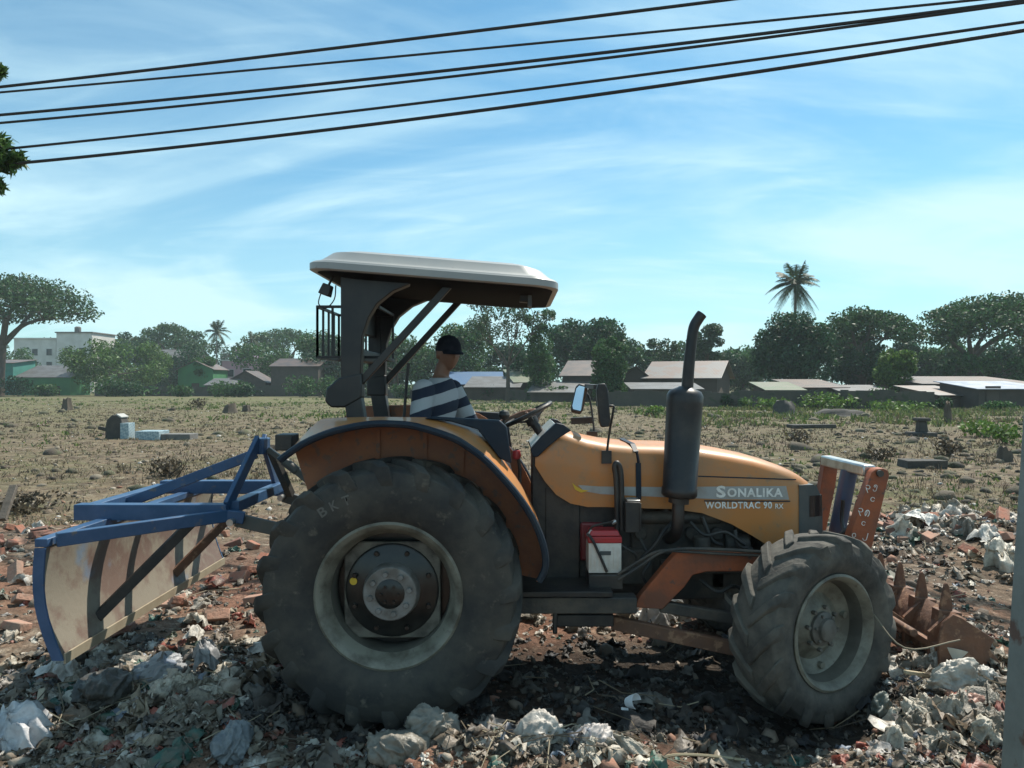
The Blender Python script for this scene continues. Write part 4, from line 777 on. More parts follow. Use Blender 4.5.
house('long barn with streaky tin roof behind the exhaust stack', 646, 716, 74, 377, 360.5, 9.0, M_brown_wall, M_tin_striped, 'barn', 'barn', rot=R(-24), over=0.5, wins=[(0.3, 0.6, 1.1, 1.2, 'window'), (0.6, 0.6, 1.1, 1.2, 'window')])
house('low lean-to with pale tin roof in front of the long barn', 634, 700, 68, 389, 383.5, 3.5, M_wood_dark, M_tin_white, 'lean-to shed', 'shed', kind='lean')
house('tiny dark shed with white sheet roof left of the mirrors', 530, 584, 80, 392, 383, 4, M_wood_dark, M_tin_white, 'shed', 'shed', kind='lean', rot=R(-12))
# right group
house('hut with greenish roof left of the small bright tree', 768, 802, 66, 390, 383, 4, M_wood_dark, M_tin_green, 'hut', 'hut', kind='lean')
house('hut with dark grey roof under the mango tree', 800, 846, 68, 387.5, 380, 5, M_wood_dark, M_tin_rust, 'hut', 'hut', kind='lean', rot=R(6))
house('hut with white sheet roof beside the small bright tree', 842, 886, 66, 391, 386, 4, M_wood_dark, M_tin_white, 'hut', 'hut', kind='lean', rot=R(-5))
house('long shed with rusty brown tin roof at the right edge', 922, 1040, 66, 384, 376.5, 7, M_brown_wall, M_tin_rust, 'shed', 'shed', kind='lean', rot=R(3))
house('low shed with rust red sloping roof left of the blue roofed shed', 934, 980, 60, 395, 387, 4, M_brown_wall, M_tin_striped, 'shed', 'shed', kind='lean', rot=R(16))
house('wooden shed with pale blue sheet roof beside the leaning post', 978, 1050, 58, 389, 382, 5, M_wood_dark, M_tin_blue, 'shed', 'shed', kind='lean', rot=R(2), wins=[(0.2, 0.0, 1.0, 1.7, 'door')])
def wall(label, a, b, h, m, t=0.25):
    (pa, Ya), (pb, Yb) = a, b; A = Vector((X_(pa, Ya), Ya, 0)); B = Vector((X_(pb, Yb), Yb, 0)); o0 = (A + B) / 2; mb = MB()
    n = 24
    for i in range(n):   # uneven top: panels of slightly different height, butted end to end
        p, q = A.lerp(B, i / n), A.lerp(B, (i + 1) / n); hh = h * random.uniform(0.86, 1.06); mb.bar(p + Vector((0, 0, hh / 2 - .15)), q + Vector((0, 0, hh / 2 - .15)), t, hh + .3)
    return tag(mb.build('boundary_wall', m, origin=o0, smooth=False), label, 'wall')
wall('long low dark boundary wall under the mango and rain trees at right', (752, 59), (934, 56), 1.45, M_dark_block)
wall('long low dark boundary wall below the pink house', (95, 121), (322, 115), 1.7, M_dark_block)
wall('dark boundary wall behind the tractor hood in front of the long barn', (596, 66), (752, 62), 1.35, M_dark_block)
wall('dark hedge like wall behind the driver and steering wheel', (326, 112), (590, 80), 1.35, M_dark_block)

# things standing in the field
M_stone = material('stone_grey', (0.16, 0.155, 0.145), 0.9, dirt=(0.07, 0.066, 0.06), dscale=5, bump=0.5); M_stone_dark = material('stone_dark', (0.055, 0.052, 0.048), 0.95, dirt=(0.10, 0.09, 0.075), dscale=4, bump=0.5)
M_tile = material('tile_pale_blue', (0.42, 0.55, 0.60), 0.35); 
def tile_mat():
    n = M_tile.node_tree.nodes; l = M_tile.node_tree.links; ch = n.new('ShaderNodeTexChecker'); ch.inputs['Scale'].default_value = 13; t = n.new('ShaderNodeTexCoord'); mp = n.new('ShaderNodeMapping'); mp.inputs['Rotation'].default_value = (R(45), R(45), R(45))
    l.new(t.outputs['Object'], mp.inputs[0]); l.new(mp.outputs[0], ch.inputs[0]); ch.inputs[1].default_value = (0.20, 0.28, 0.32, 1); ch.inputs[2].default_value = (0.34, 0.42, 0.44, 1); l.new(ch.outputs[0], n['Principled BSDF'].inputs['Base Color'])
tile_mat()
Yt = 26.0; zt = hg(X_(120, Yt), Yt)
t = empty('tiled_tomb', (X_(118, Yt), Yt, zt), 'broken tomb headstone with pale blue tiles standing in the field at left', 'tomb'); m = MB()
m.prism([(-0.46, -.05), (0.12, -.05), (0.12, .62), (0.02, .82), (-0.22, .84), (-0.40, .66), (-0.46, 0.35)], 0, 0.5); m.v = [(x + t.location.x, y + Yt, z + zt) for x, y, z in m.v]; m.build('headstone', M_stone_dark, t, bevel=0.03)
m = MB(); m.rng(t.location.x + 0.125, t.location.x + 0.42, Yt - 0.10, Yt + 0.35, zt - .05, zt + .55); m.build('tiled_pier', M_tile, t, bevel=0.01)
m = MB(); m.box((t.location.x + .02, Yt + .25, zt + .80), (0.22, .5, .05), Matrix.Rotation(R(32), 4, 'Y').to_euler()); m.build('cap_slab', material('cap_white', (0.36, 0.36, 0.34), 0.7, dirt=(0.3, 0.3, 0.28)), t, bevel=0.008)
m = MB(); m.bar((t.location.x - 0.75, Yt + .1, zt + .38), (t.location.x - 0.44, Yt + .2, zt + .30), 0.12, 0.12); m.build('broken_arm', M_stone_dark, t, bevel=0.01)
sl = MB(); sx = X_(152, Yt); sl.rng(-0.45, 0.38, -0.4, 0.4, -.08, 0.28); o = sl.build('tomb_slab', M_tile, origin=(0, 0, 0), bevel=0.015); o.location = (sx, Yt + .1, zt); tag(o, 'low tomb slab clad in pale blue tiles right of the headstone', 'tomb slab')
sl = MB(); sl.rng(-0.55, 0.55, -0.35, 0.35, -.05, 0.19); o = sl.build('concrete_kerb', M_stone, origin=(0, 0, 0), bevel=0.01); o.location = (X_(176, Yt), Yt + .2, hg(X_(176, Yt), Yt)); tag(o, 'flat concrete grave kerb lying right of the tiled slab', 'grave kerb')
def stump(label, px, Y, w, h, m, name='tree_stump', cat='stump'):
    x = X_(px, Y); z = hg(x, Y); mb = MB(); n = 13; secs = []; lob = [random.uniform(.65, 1.3) for _ in range(n)]; tl = random.uniform(-.25, .25)
    for i, k in enumerate((1.4, 1.05, 0.95, 0.75)):
        secs.append([(math.cos(a) * w / 2 * k * lob[j] * random.uniform(.85, 1.15), math.sin(a) * w / 2 * k * lob[j] * random.uniform(.85, 1.15), -0.08 + (h + .08) * i / 3 * (random.uniform(.85, 1.15) + tl * math.cos(a) * .5)) for j, a in enumerate(np.linspace(0, 2 * math.pi, n, endpoint=False))])
    mb.loft(secs); o = mb.build(name, m, origin=(0, 0, 0), sharp=60); o.location = (x, Y, z); return tag(o, label, cat)
stump('short dark tree stump left of the tiled tomb', 67, 55, 0.6, 0.85, M_bark)
stump('dark pointed stump near the wall at left', 230, 50, 0.7, 0.55, M_bark)
stump('small dark stump beside the pointed stump', 246, 52, 0.6, 0.45, M_bark)
stump('dark square tomb block among weeds before the right wall', 783, 48, 1.3, 0.8, M_stone_dark, 'tomb_block', 'tomb')
stump('long dark earth heap right of the dark tomb block', 842, 46, 2.4, 0.35, M_stone_dark, 'earth_heap', 'earth heap')
stump('dark burnt stump in the right part of the field', 1005, 19, 0.35, 0.35, M_bark, 'tree_stump')
stump('thin upright stump below the right wall', 948, 36, 0.30, 1.0, M_bark)
def grave(label, px, Y, w, h, d=0.6):
    x = X_(px, Y); z = hg(x, Y); mb = MB(); mb.rng(-w / 2, w / 2, -d / 2, d / 2, -.06, h + .07); mb.v = [(x_ + random.uniform(-.05, .05), y_ + random.uniform(-.05, .05), z_ + random.uniform(-.03, .03)) for x_, y_, z_ in mb.v]; o = mb.build('grave_slab', M_stone_dark, origin=(0, 0, 0), bevel=0.02); o.location = (x, Y, z); return tag(o, label, 'grave slab')
grave('low dark grave slab in the field right of the exhaust stack', 812, 33, 1.9, 0.10, 0.8); grave('flat grave slab in shade right of the loader arms', 922, 17.5, 0.9, 0.10)

# stone pedestal with a square cap
Yp = 27.0; xp = X_(921, Yp); zp = hg(xp, Yp); t = empty('stone_pedestal', (xp, Yp, zp), 'grey stone pedestal with flat cap standing in the field at right', 'pedestal'); m = MB(); m.rng(xp - .42, xp + .42, Yp - .35, Yp + .35, zp - .06, zp + .14); m.build('base', M_stone_dark, t, bevel=.03); m = MB(); m.box((xp + .02, Yp, zp + .34), (.34, .32, .40), taper=.8); m.build('shaft', M_stone_dark, t, bevel=.03); m = MB(); m.box((xp + .02, Yp, zp + .60), (.46, .42, .12)); m.build('cap', M_stone_dark, t, bevel=.03)

# overhead cables, strung along the road and passing nearer to the camera on the right
M_cable = material('cable_black', (0.012, 0.013, 0.014), 0.5)
cab = [((0, 87), (340, 50), (725, 0), 0.024, 'topmost overhead cable'), ((0, 92.4), (340, 66), (975, 0), 0.018, 'thin overhead cable second from the top'), ((0, 115), (340, 86.3), (1024, 0.5), 0.024, 'overhead cable third from the top close above another'),
       ((0, 123), (340, 93.4), (1024, 2.5), 0.021, 'overhead cable fourth from the top close under another'), ((0, 149.5), (340, 116.5), (1024, 22), 0.021, 'overhead cable second from the bottom'), ((0, 165), (340, 132), (1024, 30.5), 0.026, 'lowest and thickest overhead cable')]
for a, b, c_, r, lab in cab:
    pa, pb, pc = (P(p[0], p[1], 12.0 - 0.0026 * p[0]) for p in (a, b, c_))
    q = lambda t, z0, z1, z2, t0, t1, t2: z0 * (t - t1) * (t - t2) / ((t0 - t1) * (t0 - t2)) + z1 * (t - t0) * (t - t2) / ((t1 - t0) * (t1 - t2)) + z2 * (t - t0) * (t - t1) / ((t2 - t0) * (t2 - t1))
    pts = []
    for x in np.linspace(-15, 14, 50):
        fy = pa.y + (pc.y - pa.y) * (x - pa.x) / (pc.x - pa.x); pts.append((x, fy, q(x, pa.z, pb.z, pc.z, pa.x, pb.x, pc.x)))
    m = MB(); m.tube(pts, r, 8); tag(m.build('overhead_cable', M_cable, origin=pts[25]), lab + ' crossing the sky', 'cable', 'overhead cables')

# leaning post at the right edge
M_post = material('post_metal', (0.27, 0.29, 0.26), 0.6, metal=0.1, dirt=(0.17, 0.19, 0.17), dscale=4, dirt2=(0.16, 0.085, 0.06), d2scale=2.6, d2lo=0.56, d2hi=0.6, bump=0.2)
a = P(998.5, 784, 3.2); b = P(1024.5, 395, 3.2); dd = (b - a); a = Vector((2.273 - 0.064 * 0.7, 3.27, 0.217 - 0.7)); b = a + Vector((0.064, 0, 1)) * 6.5
m = MB(); m.bar(a, b, 0.14, 0.14, up=(0, 1, 0)); po = m.build('leaning_post', M_post, origin=a, bevel=0.008); tag(po, 'grey green rusty metal post leaning at the right edge of the picture', 'post')
# ------------------------------------------------------------------ tractor
DUST = (0.23, 0.19, 0.14)
M_or = material('paint_orange', (0.48, 0.185, 0.045), 0.45, dirt=(0.34, 0.19, 0.085), dirt_amt=0.65, dscale=5, dirt2=(0.27, 0.17, 0.09), d2scale=11, d2lo=0.60, d2hi=0.70, bump=0.05, bscale=9, coat=0.15)
M_or_shade = material('paint_orange_worn_shade', (0.30, 0.115, 0.05), 0.6, dirt=(0.22, 0.09, 0.05), dirt_amt=0.8, dscale=6, dirt2=(0.16, 0.10, 0.07), d2scale=15, bump=0.2)  # worn orange, base darkened to paint in the shade under the fender arch
M_arm = material('paint_red_orange_worn', (0.32, 0.085, 0.03), 0.65, dirt=(0.15, 0.06, 0.035), dirt_amt=0.85, dscale=5, dirt2=(0.09, 0.06, 0.05), d2scale=12, d2lo=0.60, d2hi=0.66, bump=0.2)
M_rust = material('rusty_steel', (0.17, 0.08, 0.045), 0.75, dirt=(0.11, 0.06, 0.04), dirt_amt=0.85, dscale=6, dirt2=(0.30, 0.17, 0.10), d2scale=13, bump=0.3)
M_navy = material('trim_navy', (0.012, 0.022, 0.036), 0.5, spec=0.25, dirt=(0.035, 0.04, 0.045), dscale=7)
M_rub = material('tyre_rubber', (0.024, 0.024, 0.023), 0.8, dirt=(0.085, 0.075, 0.058), dirt_amt=0.75, dscale=3.5, lo=0.40, hi=0.66, dirt2=(0.12, 0.105, 0.08), d2scale=12, d2lo=0.60, d2hi=0.72, bump=0.25, bscale=22)
M_rub2 = material('tyre_rubber_dusty', (0.034, 0.033, 0.030), 0.85, dirt=(0.13, 0.12, 0.098), dirt_amt=0.8, dscale=4.5, lo=0.38, hi=0.64, bump=0.3, bscale=25)
M_rim = material('rim_cream', (0.20, 0.195, 0.155), 0.55, dirt=(0.075, 0.068, 0.05), dirt_amt=0.9, dscale=6, dirt2=(0.10, 0.085, 0.06), d2scale=16, d2lo=0.62, d2hi=0.7)
M_blk = material('black_machine', (0.014, 0.015, 0.016), 0.5, dirt=(0.05, 0.043, 0.035), dirt_amt=0.7, dscale=6, bump=0.15)
M_grease = material('black_grease', (0.008, 0.009, 0.009), 0.28, dirt=(0.04, 0.036, 0.03), dirt_amt=0.5, dscale=9)
M_hub = material('hub_grey', (0.21, 0.21, 0.20), 0.5, metal=0.2, dirt=(0.10, 0.09, 0.075), dirt_amt=0.8, dscale=12)
M_matte = material('exhaust_black', (0.012, 0.012, 0.013), 0.42, dirt=(0.045, 0.036, 0.03), dirt_amt=0.7, dscale=5, bump=0.08)
M_frame_dk = material('cast_iron', (0.035, 0.034, 0.032), 0.65, dirt=(0.10, 0.083, 0.062), dirt_amt=0.8, dscale=5, bump=0.3)
M_white = material('canopy_grey_white', (0.29, 0.30, 0.29), 0.4, dirt=(0.33, 0.33, 0.31), dirt_amt=0.7, dscale=3.5, dirt2=(0.18, 0.17, 0.15), d2scale=22, d2lo=0.66, d2hi=0.72)
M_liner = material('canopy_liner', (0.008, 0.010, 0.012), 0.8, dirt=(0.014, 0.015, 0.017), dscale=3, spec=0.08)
M_rops = material('roll_bar_black', (0.012, 0.014, 0.016), 0.45, dirt=(0.035, 0.033, 0.03), dirt_amt=0.6, dscale=5)
M_silver = material('bare_steel', (0.55, 0.56, 0.55), 0.32, metal=0.85, dirt=(0.25, 0.22, 0.19), dscale=8)
M_chrome = material('chrome_worn', (0.5, 0.5, 0.5), 0.2, metal=1.0, dirt=(0.12, 0.1, 0.09), dscale=8)
M_stripe = material('silver_decal', (0.34, 0.36, 0.36), 0.4, dirt=(0.26, 0.22, 0.17), dscale=7)
M_text = material('white_decal', (0.80, 0.80, 0.76), 0.5, dirt=(0.4, 0.36, 0.3), dscale=20, dirt_amt=0.4)
M_yel = material('yellow_sticker', (0.60, 0.40, 0.03), 0.5); M_redp = material('battery_red', (0.40, 0.025, 0.03), 0.35, dirt=(0.2, 0.04, 0.04), dscale=9); M_whp = material('battery_white', (0.62, 0.61, 0.56), 0.4, dirt=(0.35, 0.32, 0.26), dscale=8)
M_smoke = material('headlamp_dark', (0.015, 0.018, 0.02), 0.12); M_grey_pl = material('grey_plastic', (0.05, 0.062, 0.065), 0.5, dirt=(0.10, 0.10, 0.09), dscale=6); M_glass = material('gauge_glass', (0.55, 0.57, 0.57), 0.15)
M_bolt = material('bolt_dark', (0.07, 0.068, 0.062), 0.5, metal=0.4)
CY = 5.2
T = empty('tractor', (0.2, CY, 0.0), 'dusty orange farm tractor with grey canopy and front bucket parked on the litter', 'tractor')

def make_wheel(D, w, nlug, rim_r, mt, front=False, seed=0):
    """local: axle along y, outer face towards -y"""
    r0 = D / 2 - 0.042 if not front else D / 2 - 0.030
    hw = w / 2
    prof = [(rim_r - 0.012, -hw * 0.62), (rim_r + 0.02, -hw * 0.80), (rim_r + 0.07, -hw * 0.95), ((rim_r + r0) / 2 + 0.02, -hw * 1.0), (r0 - 0.07, -hw * 0.97), (r0 - 0.02, -hw * 0.88), (r0, -hw * 0.6), (r0 + 0.008, 0),
            (r0, hw * 0.6), (r0 - 0.02, hw * 0.88), (r0 - 0.07, hw * 0.97), ((rim_r + r0) / 2 + 0.02, hw), (rim_r + 0.07, hw * 0.95), (rim_r + 0.02, hw * .8), (rim_r - 0.012, hw * .62)]
    ty = MB(); ty.lathe(prof, 96); rr = random.Random(seed)
    def rb(y):
        a = abs(y) / hw; return float(np.interp(a, [0, .6, .88, .97, 1.0], [r0 + .008, r0, r0 - .02, r0 - .07, r0 - .10]))
    top = D / 2
    for k in range(nlug):
        for sd in (-1, 1):
            a0 = 2 * math.pi * (k + (0.5 if sd > 0 else 0)) / nlug; dl = 0.30 * (0.775 / (D / 2)) * 0.95; secs = []
            wear = rr.uniform(-0.008, 0.004)
            lw = 0.038 if not front else 0.040
            path = [(0.985, r0 - .11, r0 - 0.095, 0.0), (1.0, r0 - .09, r0 - 0.045, 0.03), (0.965, r0 - .06, top - 0.028 + wear, 0.09), (0.80, r0 - .03, top - 0.004 + wear, 0.28), (0.5, r0 - 0.02, top + wear, 0.55), (0.15, r0 - .02, top + wear, 0.88), (-0.02, r0 - .02, top + wear, 1.0)]
            for (fy, rbse, rtop, t) in path:
                a = a0 + dl * t; y = sd * hw * fy; q = []
                for (r_, ww) in ((rbse, 1.25), (rtop, 0.85)):
                    for s_ in (-1, 1):
                        da = s_ * lw * ww / r_; q.append(((r_) * math.cos(a + da), y if r_ == rtop or fy < 0.9 else y * 0.96, (r_) * math.sin(a + da)))
                secs.append([q[0], q[1], q[3], q[2]])
            ty.loft(secs)
    rm = MB()
    if not front:
        pr = [(rim_r - 0.005, -hw * .60), (rim_r + 0.022, -hw * .74), (rim_r + 0.024, -hw * .80), (rim_r + 0.008, -hw * .84), (rim_r - 0.018, -hw * .78), (rim_r - 0.030, -hw * .62), (rim_r - .058, -hw * .45), (rim_r - .066, -hw * .1), (rim_r - .066, hw * .5), (rim_r - .03, hw * .7), (rim_r + .02, hw * .78), (rim_r - .01, hw * .6), (rim_r - 0.05, hw * .5), (rim_r - .05, -hw * .4)]
    else:
        pr = [(rim_r - 0.004, -hw * .60), (rim_r + 0.018, -hw * .78), (rim_r + 0.020, -hw * .86), (rim_r + 0.006, -hw * .90), (rim_r - 0.015, -hw * .82), (rim_r - .026, -hw * .6), (rim_r - .045, -hw * .4), (rim_r - .05, hw * .55), (rim_r - .02, hw * .7), (rim_r + .018, hw * .8), (rim_r - .01, hw * .6), (rim_r - .035, hw * .5), (rim_r - .035, -hw * .3)]
    rm.lathe(pr, 64, close=True)
    return ty, rm
def bolts(mb, n, rad, y0, y1, r, ph=0.0):
    for i in range(n):
        a = 2 * math.pi * i / n + ph; mb.tube([(rad * math.cos(a), y0, rad * math.sin(a)), (rad * math.cos(a), y1, rad * math.sin(a))], r, 6)
Z0 = (0, 0, 0)
M_barrel2 = material('hub_muddy', (0.12, 0.115, 0.10), 0.6, dirt=(0.05, 0.045, 0.036), dirt_amt=0.8, dscale=10)
M_plate = material('plate_dirty', (0.13, 0.125, 0.10), 0.6, dirt=(0.03, 0.027, 0.022), dirt_amt=0.9, dscale=8)
M_barrel = material('rim_barrel_dark', (0.085, 0.082, 0.066), 0.7, dirt=(0.04, 0.036, 0.028), dirt_amt=0.8, dscale=5)
def dark_barrel(w, r_in, ymin):  # darker material on the faces inside the rim barrel
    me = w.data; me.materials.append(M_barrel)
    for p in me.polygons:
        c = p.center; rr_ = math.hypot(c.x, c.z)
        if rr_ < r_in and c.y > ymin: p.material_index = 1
def rear_wheel():
    ty, rm = make_wheel(1.55, 0.47, 20, 0.405, M_rub, seed=3)
    w = rm.build('wheel', M_rim, T, origin=Z0, sharp=50)
    ty.build('tyre', M_rub, w, origin=Z0, sharp=42, bevel=0.006, seg=1)
    dark_barrel(w, 0.37, -0.11)
    d = MB(); q = []
    for k in range(4):
        for da in (-10, 10): a = R(45 + 90 * k + da); q.append((0.346 * math.cos(a), 0.346 * math.sin(a)))
    d.prism(q, -0.045, -0.02); d.build('disc_plate', M_plate, w, origin=Z0, bevel=0.006)
    d = MB(); d.lathe([(0, 0.06), (0.335, 0.06), (0.335, 0.03), (0, 0.03)], 40); d.build('brake_backing', M_grease, w, origin=Z0)
    d = MB(); d.lathe([(0.0, -0.06), (0.262, -0.06), (0.276, -0.05), (0.276, -0.01), (0.26, 0.02)], 40)
    for k in range(8):
        a = R(22.5 + 45 * k); d.tube([(0.235 * math.cos(a), -.055, .235 * math.sin(a)), (0.235 * math.cos(a), -.078, .235 * math.sin(a))], 0.016, 6)
    d.build('wheel_centre', M_grease, w, origin=Z0, bevel=0.003, seg=1)
    d = MB(); d.lathe([(0.168, -0.058), (0.165, -0.085), (0.158, -0.125), (0.152, -0.135), (0.080, -0.135), (0.075, -.12)], 40); bolts(d, 8, 0.116, -0.13, -0.155, 0.017, 0.2); d.build('hub', M_hub, w, origin=Z0, bevel=0.002, seg=1)
    d = MB(); d.lathe([(0, -0.150), (0.06, -0.150), (0.085, -0.14), (0.088, -0.12)], 24); bolts(d, 6, 0.05, -0.148, -0.16, 0.010); d.build('hub_cap', M_grease, w, origin=Z0)
    d = MB(); d.lathe([(0, -0.0635), (0.022, -0.0635), (0.022, -0.06)], 16, c=(-0.225, -0.002, 0.055)); d.build('sticker', M_yel, w, origin=Z0)
    # raised side lettering on the tyre wall
    for i, ch in enumerate('BKT'):
        a = R(124 - i * 7.2); rr_ = 0.575; p = (rr_ * math.cos(a) - 0.03 * math.sin(a) - 0.02, -0.236, rr_ * math.sin(a) - 0.02)
        lettering(ch, 'tyre_letter', MT_let, w, p, 0.045, 0.055, rot=(R(90), -(a - R(90)), 0), origin=Z0, bold=0.02)
    return w
MT_let = material('tyre_lettering', (0.13, 0.125, 0.11), 0.8, dirt=(0.06, 0.055, 0.05), dscale=14)
rw = rear_wheel(); rw.location = Vector((-0.705, 4.17 + 0.235, 0.738)) - Vector(T.location)
def copy_tree(o, parent):
    c = o.copy(); COL.objects.link(c); c.parent = parent
    for ch in list(o.children): copy_tree(ch, c)
    return c
rw2 = copy_tree(rw, T); rw2.location = Vector((-0.705, 2 * CY - 4.405, 0.738)) - Vector(T.location); rw2.rotation_euler = (0, 0, math.pi)
for ch in list(rw2.children):
    if ch.name.startswith('tyre_letter'): bpy.data.objects.remove(ch)
def front_wheel():
    ty, rm = make_wheel(1.13, 0.35, 16, 0.322, M_rub2, True, seed=8)
    w = rm.build('wheel', M_rim, T, origin=Z0, sharp=50); ty.build('tyre', M_rub2, w, origin=Z0, sharp=42, bevel=0.007, seg=1)
    dark_barrel(w, 0.30, -0.12); d = MB(); d.lathe([(0.285, -0.04), (0.27, -0.02), (0.20, 0.01), (0.14, -0.03), (0.12, -0.05), (0.0, -0.05)], 40)
    for k in range(4):
        a = R(20 + 90 * k); d.tube([(0.24 * math.cos(a), .0, .24 * math.sin(a)), (0.24 * math.cos(a), -.03, .24 * math.sin(a))], 0.02, 8)
    d.build('disc_plate', M_rim, w, origin=Z0)
    d = MB(); d.lathe([(0.10, -.05), (0.10, -0.07), (0.07, -0.085), (0.065, -0.105), (0.03, -0.115), (0, -0.115)], 24); bolts(d, 8, 0.125, -.045, -0.072, 0.014); bolts(d, 6, 0.083, -0.07, -0.09, 0.010); d.build('hub', M_barrel2, w, origin=Z0, bevel=.002, seg=1)
    return w
fw = front_wheel(); fw.location = Vector((1.815, 4.44, 0.50)) - Vector(T.location); fw.rotation_euler = (0, R(11), R(28))
fw2 = copy_tree(fw, T); fw2.location = Vector((1.815, 2 * CY - 4.44, 0.50)) - Vector(T.location); fw2.rotation_euler = (0, 0, math.pi + R(28))

# hood
HW = 0.33
st = [(535, 449, 466), (545, 437.5, 482), (556, 427, 495), (570, 430, 503.5), (587, 435.5, 507), (605, 439, 507), (630, 441.5, 508), (670, 442.5, 509), (700, 444.5, 513), (729, 449, 524), (752, 453.5, 537), (772, 459, 550), (788, 464.5, 555), (800, 470, 556), (810, 476.5, 556), (817, 484, 556), (821.5, 493, 556), (823.5, 505, 556)]
secs = []; hs = []
def hood_sec(x, zt, zb, w, off=0.0):
    c_ = 0.11 if zt - zb > 0.2 else (zt - zb) * 0.5
    s_ = [(-w - off, zb), (-w - off, zb + (zt - zb - c_) * 0.5), (-w - off, zt - c_), (-w + 0.012 - off, zt - c_ * 0.62), (-w + .035, zt - c_ * .32 + off), (-w + 0.08, zt - c_ * 0.13 + off), (-w * 0.45, zt - 0.004 + off), (0, zt + off)]
    s_ = s_ + [(-y, z) for y, z in s_[-2::-1]]
    return [(x, CY + y, z) for y, z in s_]
for px, t_, b_ in st:
    x = X_(px, 4.92); w = HW if px < 795 else HW - 0.07 * ((px - 795) / 28.5) ** 2
    hs.append((x, Z_(t_, 5.12), Z_(b_, CY - HW), w)); secs.append(hood_sec(*hs[-1]))
m = MB(); m.loft(secs); hood = m.build('hood', M_or, T, sharp=50)
# dark nose mask with lamps
def hood_at(x):
    a = np.array(hs); return tuple(np.interp(x, a[:, 0], a[:, i]) for i in (1, 2, 3))
xs = np.linspace(X_(796, 4.92), X_(823.5, 4.92), 8); ztop = Z_(485, 4.87); zbot = Z_(536, 4.87); sec2 = []
for x in xs:
    zt, zb, w = hood_at(x); zt = min(zt, ztop); r_ = [(x, CY - w - 0.006, zbot), (x, CY - w - 0.006, (zbot + zt) / 2), (x, CY - w - 0.006, zt), (x, CY + w + 0.006, zt), (x, CY + w + .006, (zbot + zt) / 2), (x, CY + w + 0.006, zbot)]; sec2.append(r_)
m = MB(); m.loft(sec2); x9 = X_(823.5, 4.92); nose = m.build('nose_mask', M_grey_pl, T, sharp=40)
for sd in (-1, 1):
    m = MB(); q = []
    for x in np.linspace(X_(807, 4.92), X_(822.5, 4.92), 5):
        zt, zb, w = hood_at(x); q.append([(x, CY + sd * (w + 0.010), Z_(517, 4.87)), (x, CY + sd * (w + 0.010), Z_(496, 4.87)), (x, CY + sd * (w - 0.06), Z_(496, 4.87)), (x, CY + sd * (w - 0.06), Z_(517, 4.87))])
    m.loft(q); m.build('headlight', M_smoke, T, sharp=40)
# side decals (flat sheets a few mm proud of the hood side)
def decal(name, poly, mat, off=0.003, th=0.002, side=-1):
    y = CY + side * (HW + off); m = MB(); m.prism([(X_(px, 4.87), Z_(py, 4.87)) for px, py in poly], y, y + side * -th); return m.build(name, mat, T, smooth=False)
decal('side_stripe', [(578, 485), (600, 486.5), (662, 487), (786, 486), (789, 499.5), (716, 499), (662, 497), (600, 494), (584, 491)], M_stripe, 0.003)
decal('panel_seam', [(698, 475.6), (796, 479), (796, 480.2), (698, 476.8)], M_navy, 0.002)
decal('decal_underline', [(704, 500.2), (790, 500.6), (790, 501.8), (704, 501.4)], M_navy, 0.0045)
decal('swoosh', [(572, 482.5), (577, 487), (582, 489.5), (589, 490.5), (581, 492.5), (575, 489.5)], M_yel, 0.005)
y = CY - HW - 0.0065
lettering('S', 'hood_lettering', M_text, T, (X_(716, 4.87), y, Z_(497.6, 4.87)), 0.062, 0.079, bold=0.035)
lettering('ONALIKA', 'hood_lettering', M_text, T, (X_(727, 4.87), y, Z_(497.0, 4.87)), 0.365, 0.060, bold=0.035, spacing=1.12)
y2 = CY - HW - 0.004
lettering('WORLDTRAC 90', 'hood_lettering', M_text, T, (X_(705, 4.87), y2, Z_(508.6, 4.87)), 0.44, 0.046, bold=0.03, spacing=1.1)
lettering('RX', 'hood_lettering', M_text, T, (X_(775, 4.87), y2, Z_(508.6, 4.87)), 0.055, 0.033, bold=0.018)
# strap across the hood
m = MB(); pts = []
xs_ = X_(634, 4.9); zt, zb, w = hood_at(xs_)
for (y, z, dx) in ((-w - .008, zb + 0.06, 0.025), (-w - .008, zt - 0.12, 0.022), (-w + .02, zt - .05, 0.012), (-w + .09, zt - 0.004, 0.0), (0, zt + .008, -0.03), (w - .09, zt - .004, 0.0), (w + .008, zt - .12, 0.02), (w + .008, zb + .06, .025)): pts.append((xs_ + dx, CY + y, z))
for i in range(len(pts) - 1): m.bar(pts[i], pts[i + 1], 0.034 if i not in (0, 1, 5, 6) else 0.008, 0.008 if i not in (0, 1, 5, 6) else 0.034)
m.build('hood_strap', M_navy, T)
# dashboard with gauges
m = MB(); q = [(530, 449), (541, 436), (556, 422.5), (563, 424), (571, 430), (558, 438), (546, 448), (538, 456), (533, 457)]
m.prism([(X_(a, 4.9), Z_(b, 4.9)) for a, b in q], CY - HW - 0.012, CY - HW + 0.03); m.build('dash_surround', M_navy, T, bevel=.006); m = MB(); m.prism([(X_(a, 4.9), Z_(b, 4.9)) for a, b in q], CY + HW - 0.03, CY + HW + 0.012); m.build('dash_surround', M_navy, T, bevel=.006)
m = MB(); a = Vector((X_(532, 4.9), CY, Z_(448, 4.95))); b = Vector((X_(556, 4.9), CY, Z_(424, 4.95)))
m.bar(a, b, 2 * HW - 0.07, 0.03); m.build('gauge_panel', M_glass, T, bevel=.004)
m = MB(); m.rng(X_(533, 4.9), X_(556, 4.9), CY - HW + .035, CY + HW - .035, 0.9, Z_(452, 4.9)); m.build('firewall', M_blk, T)

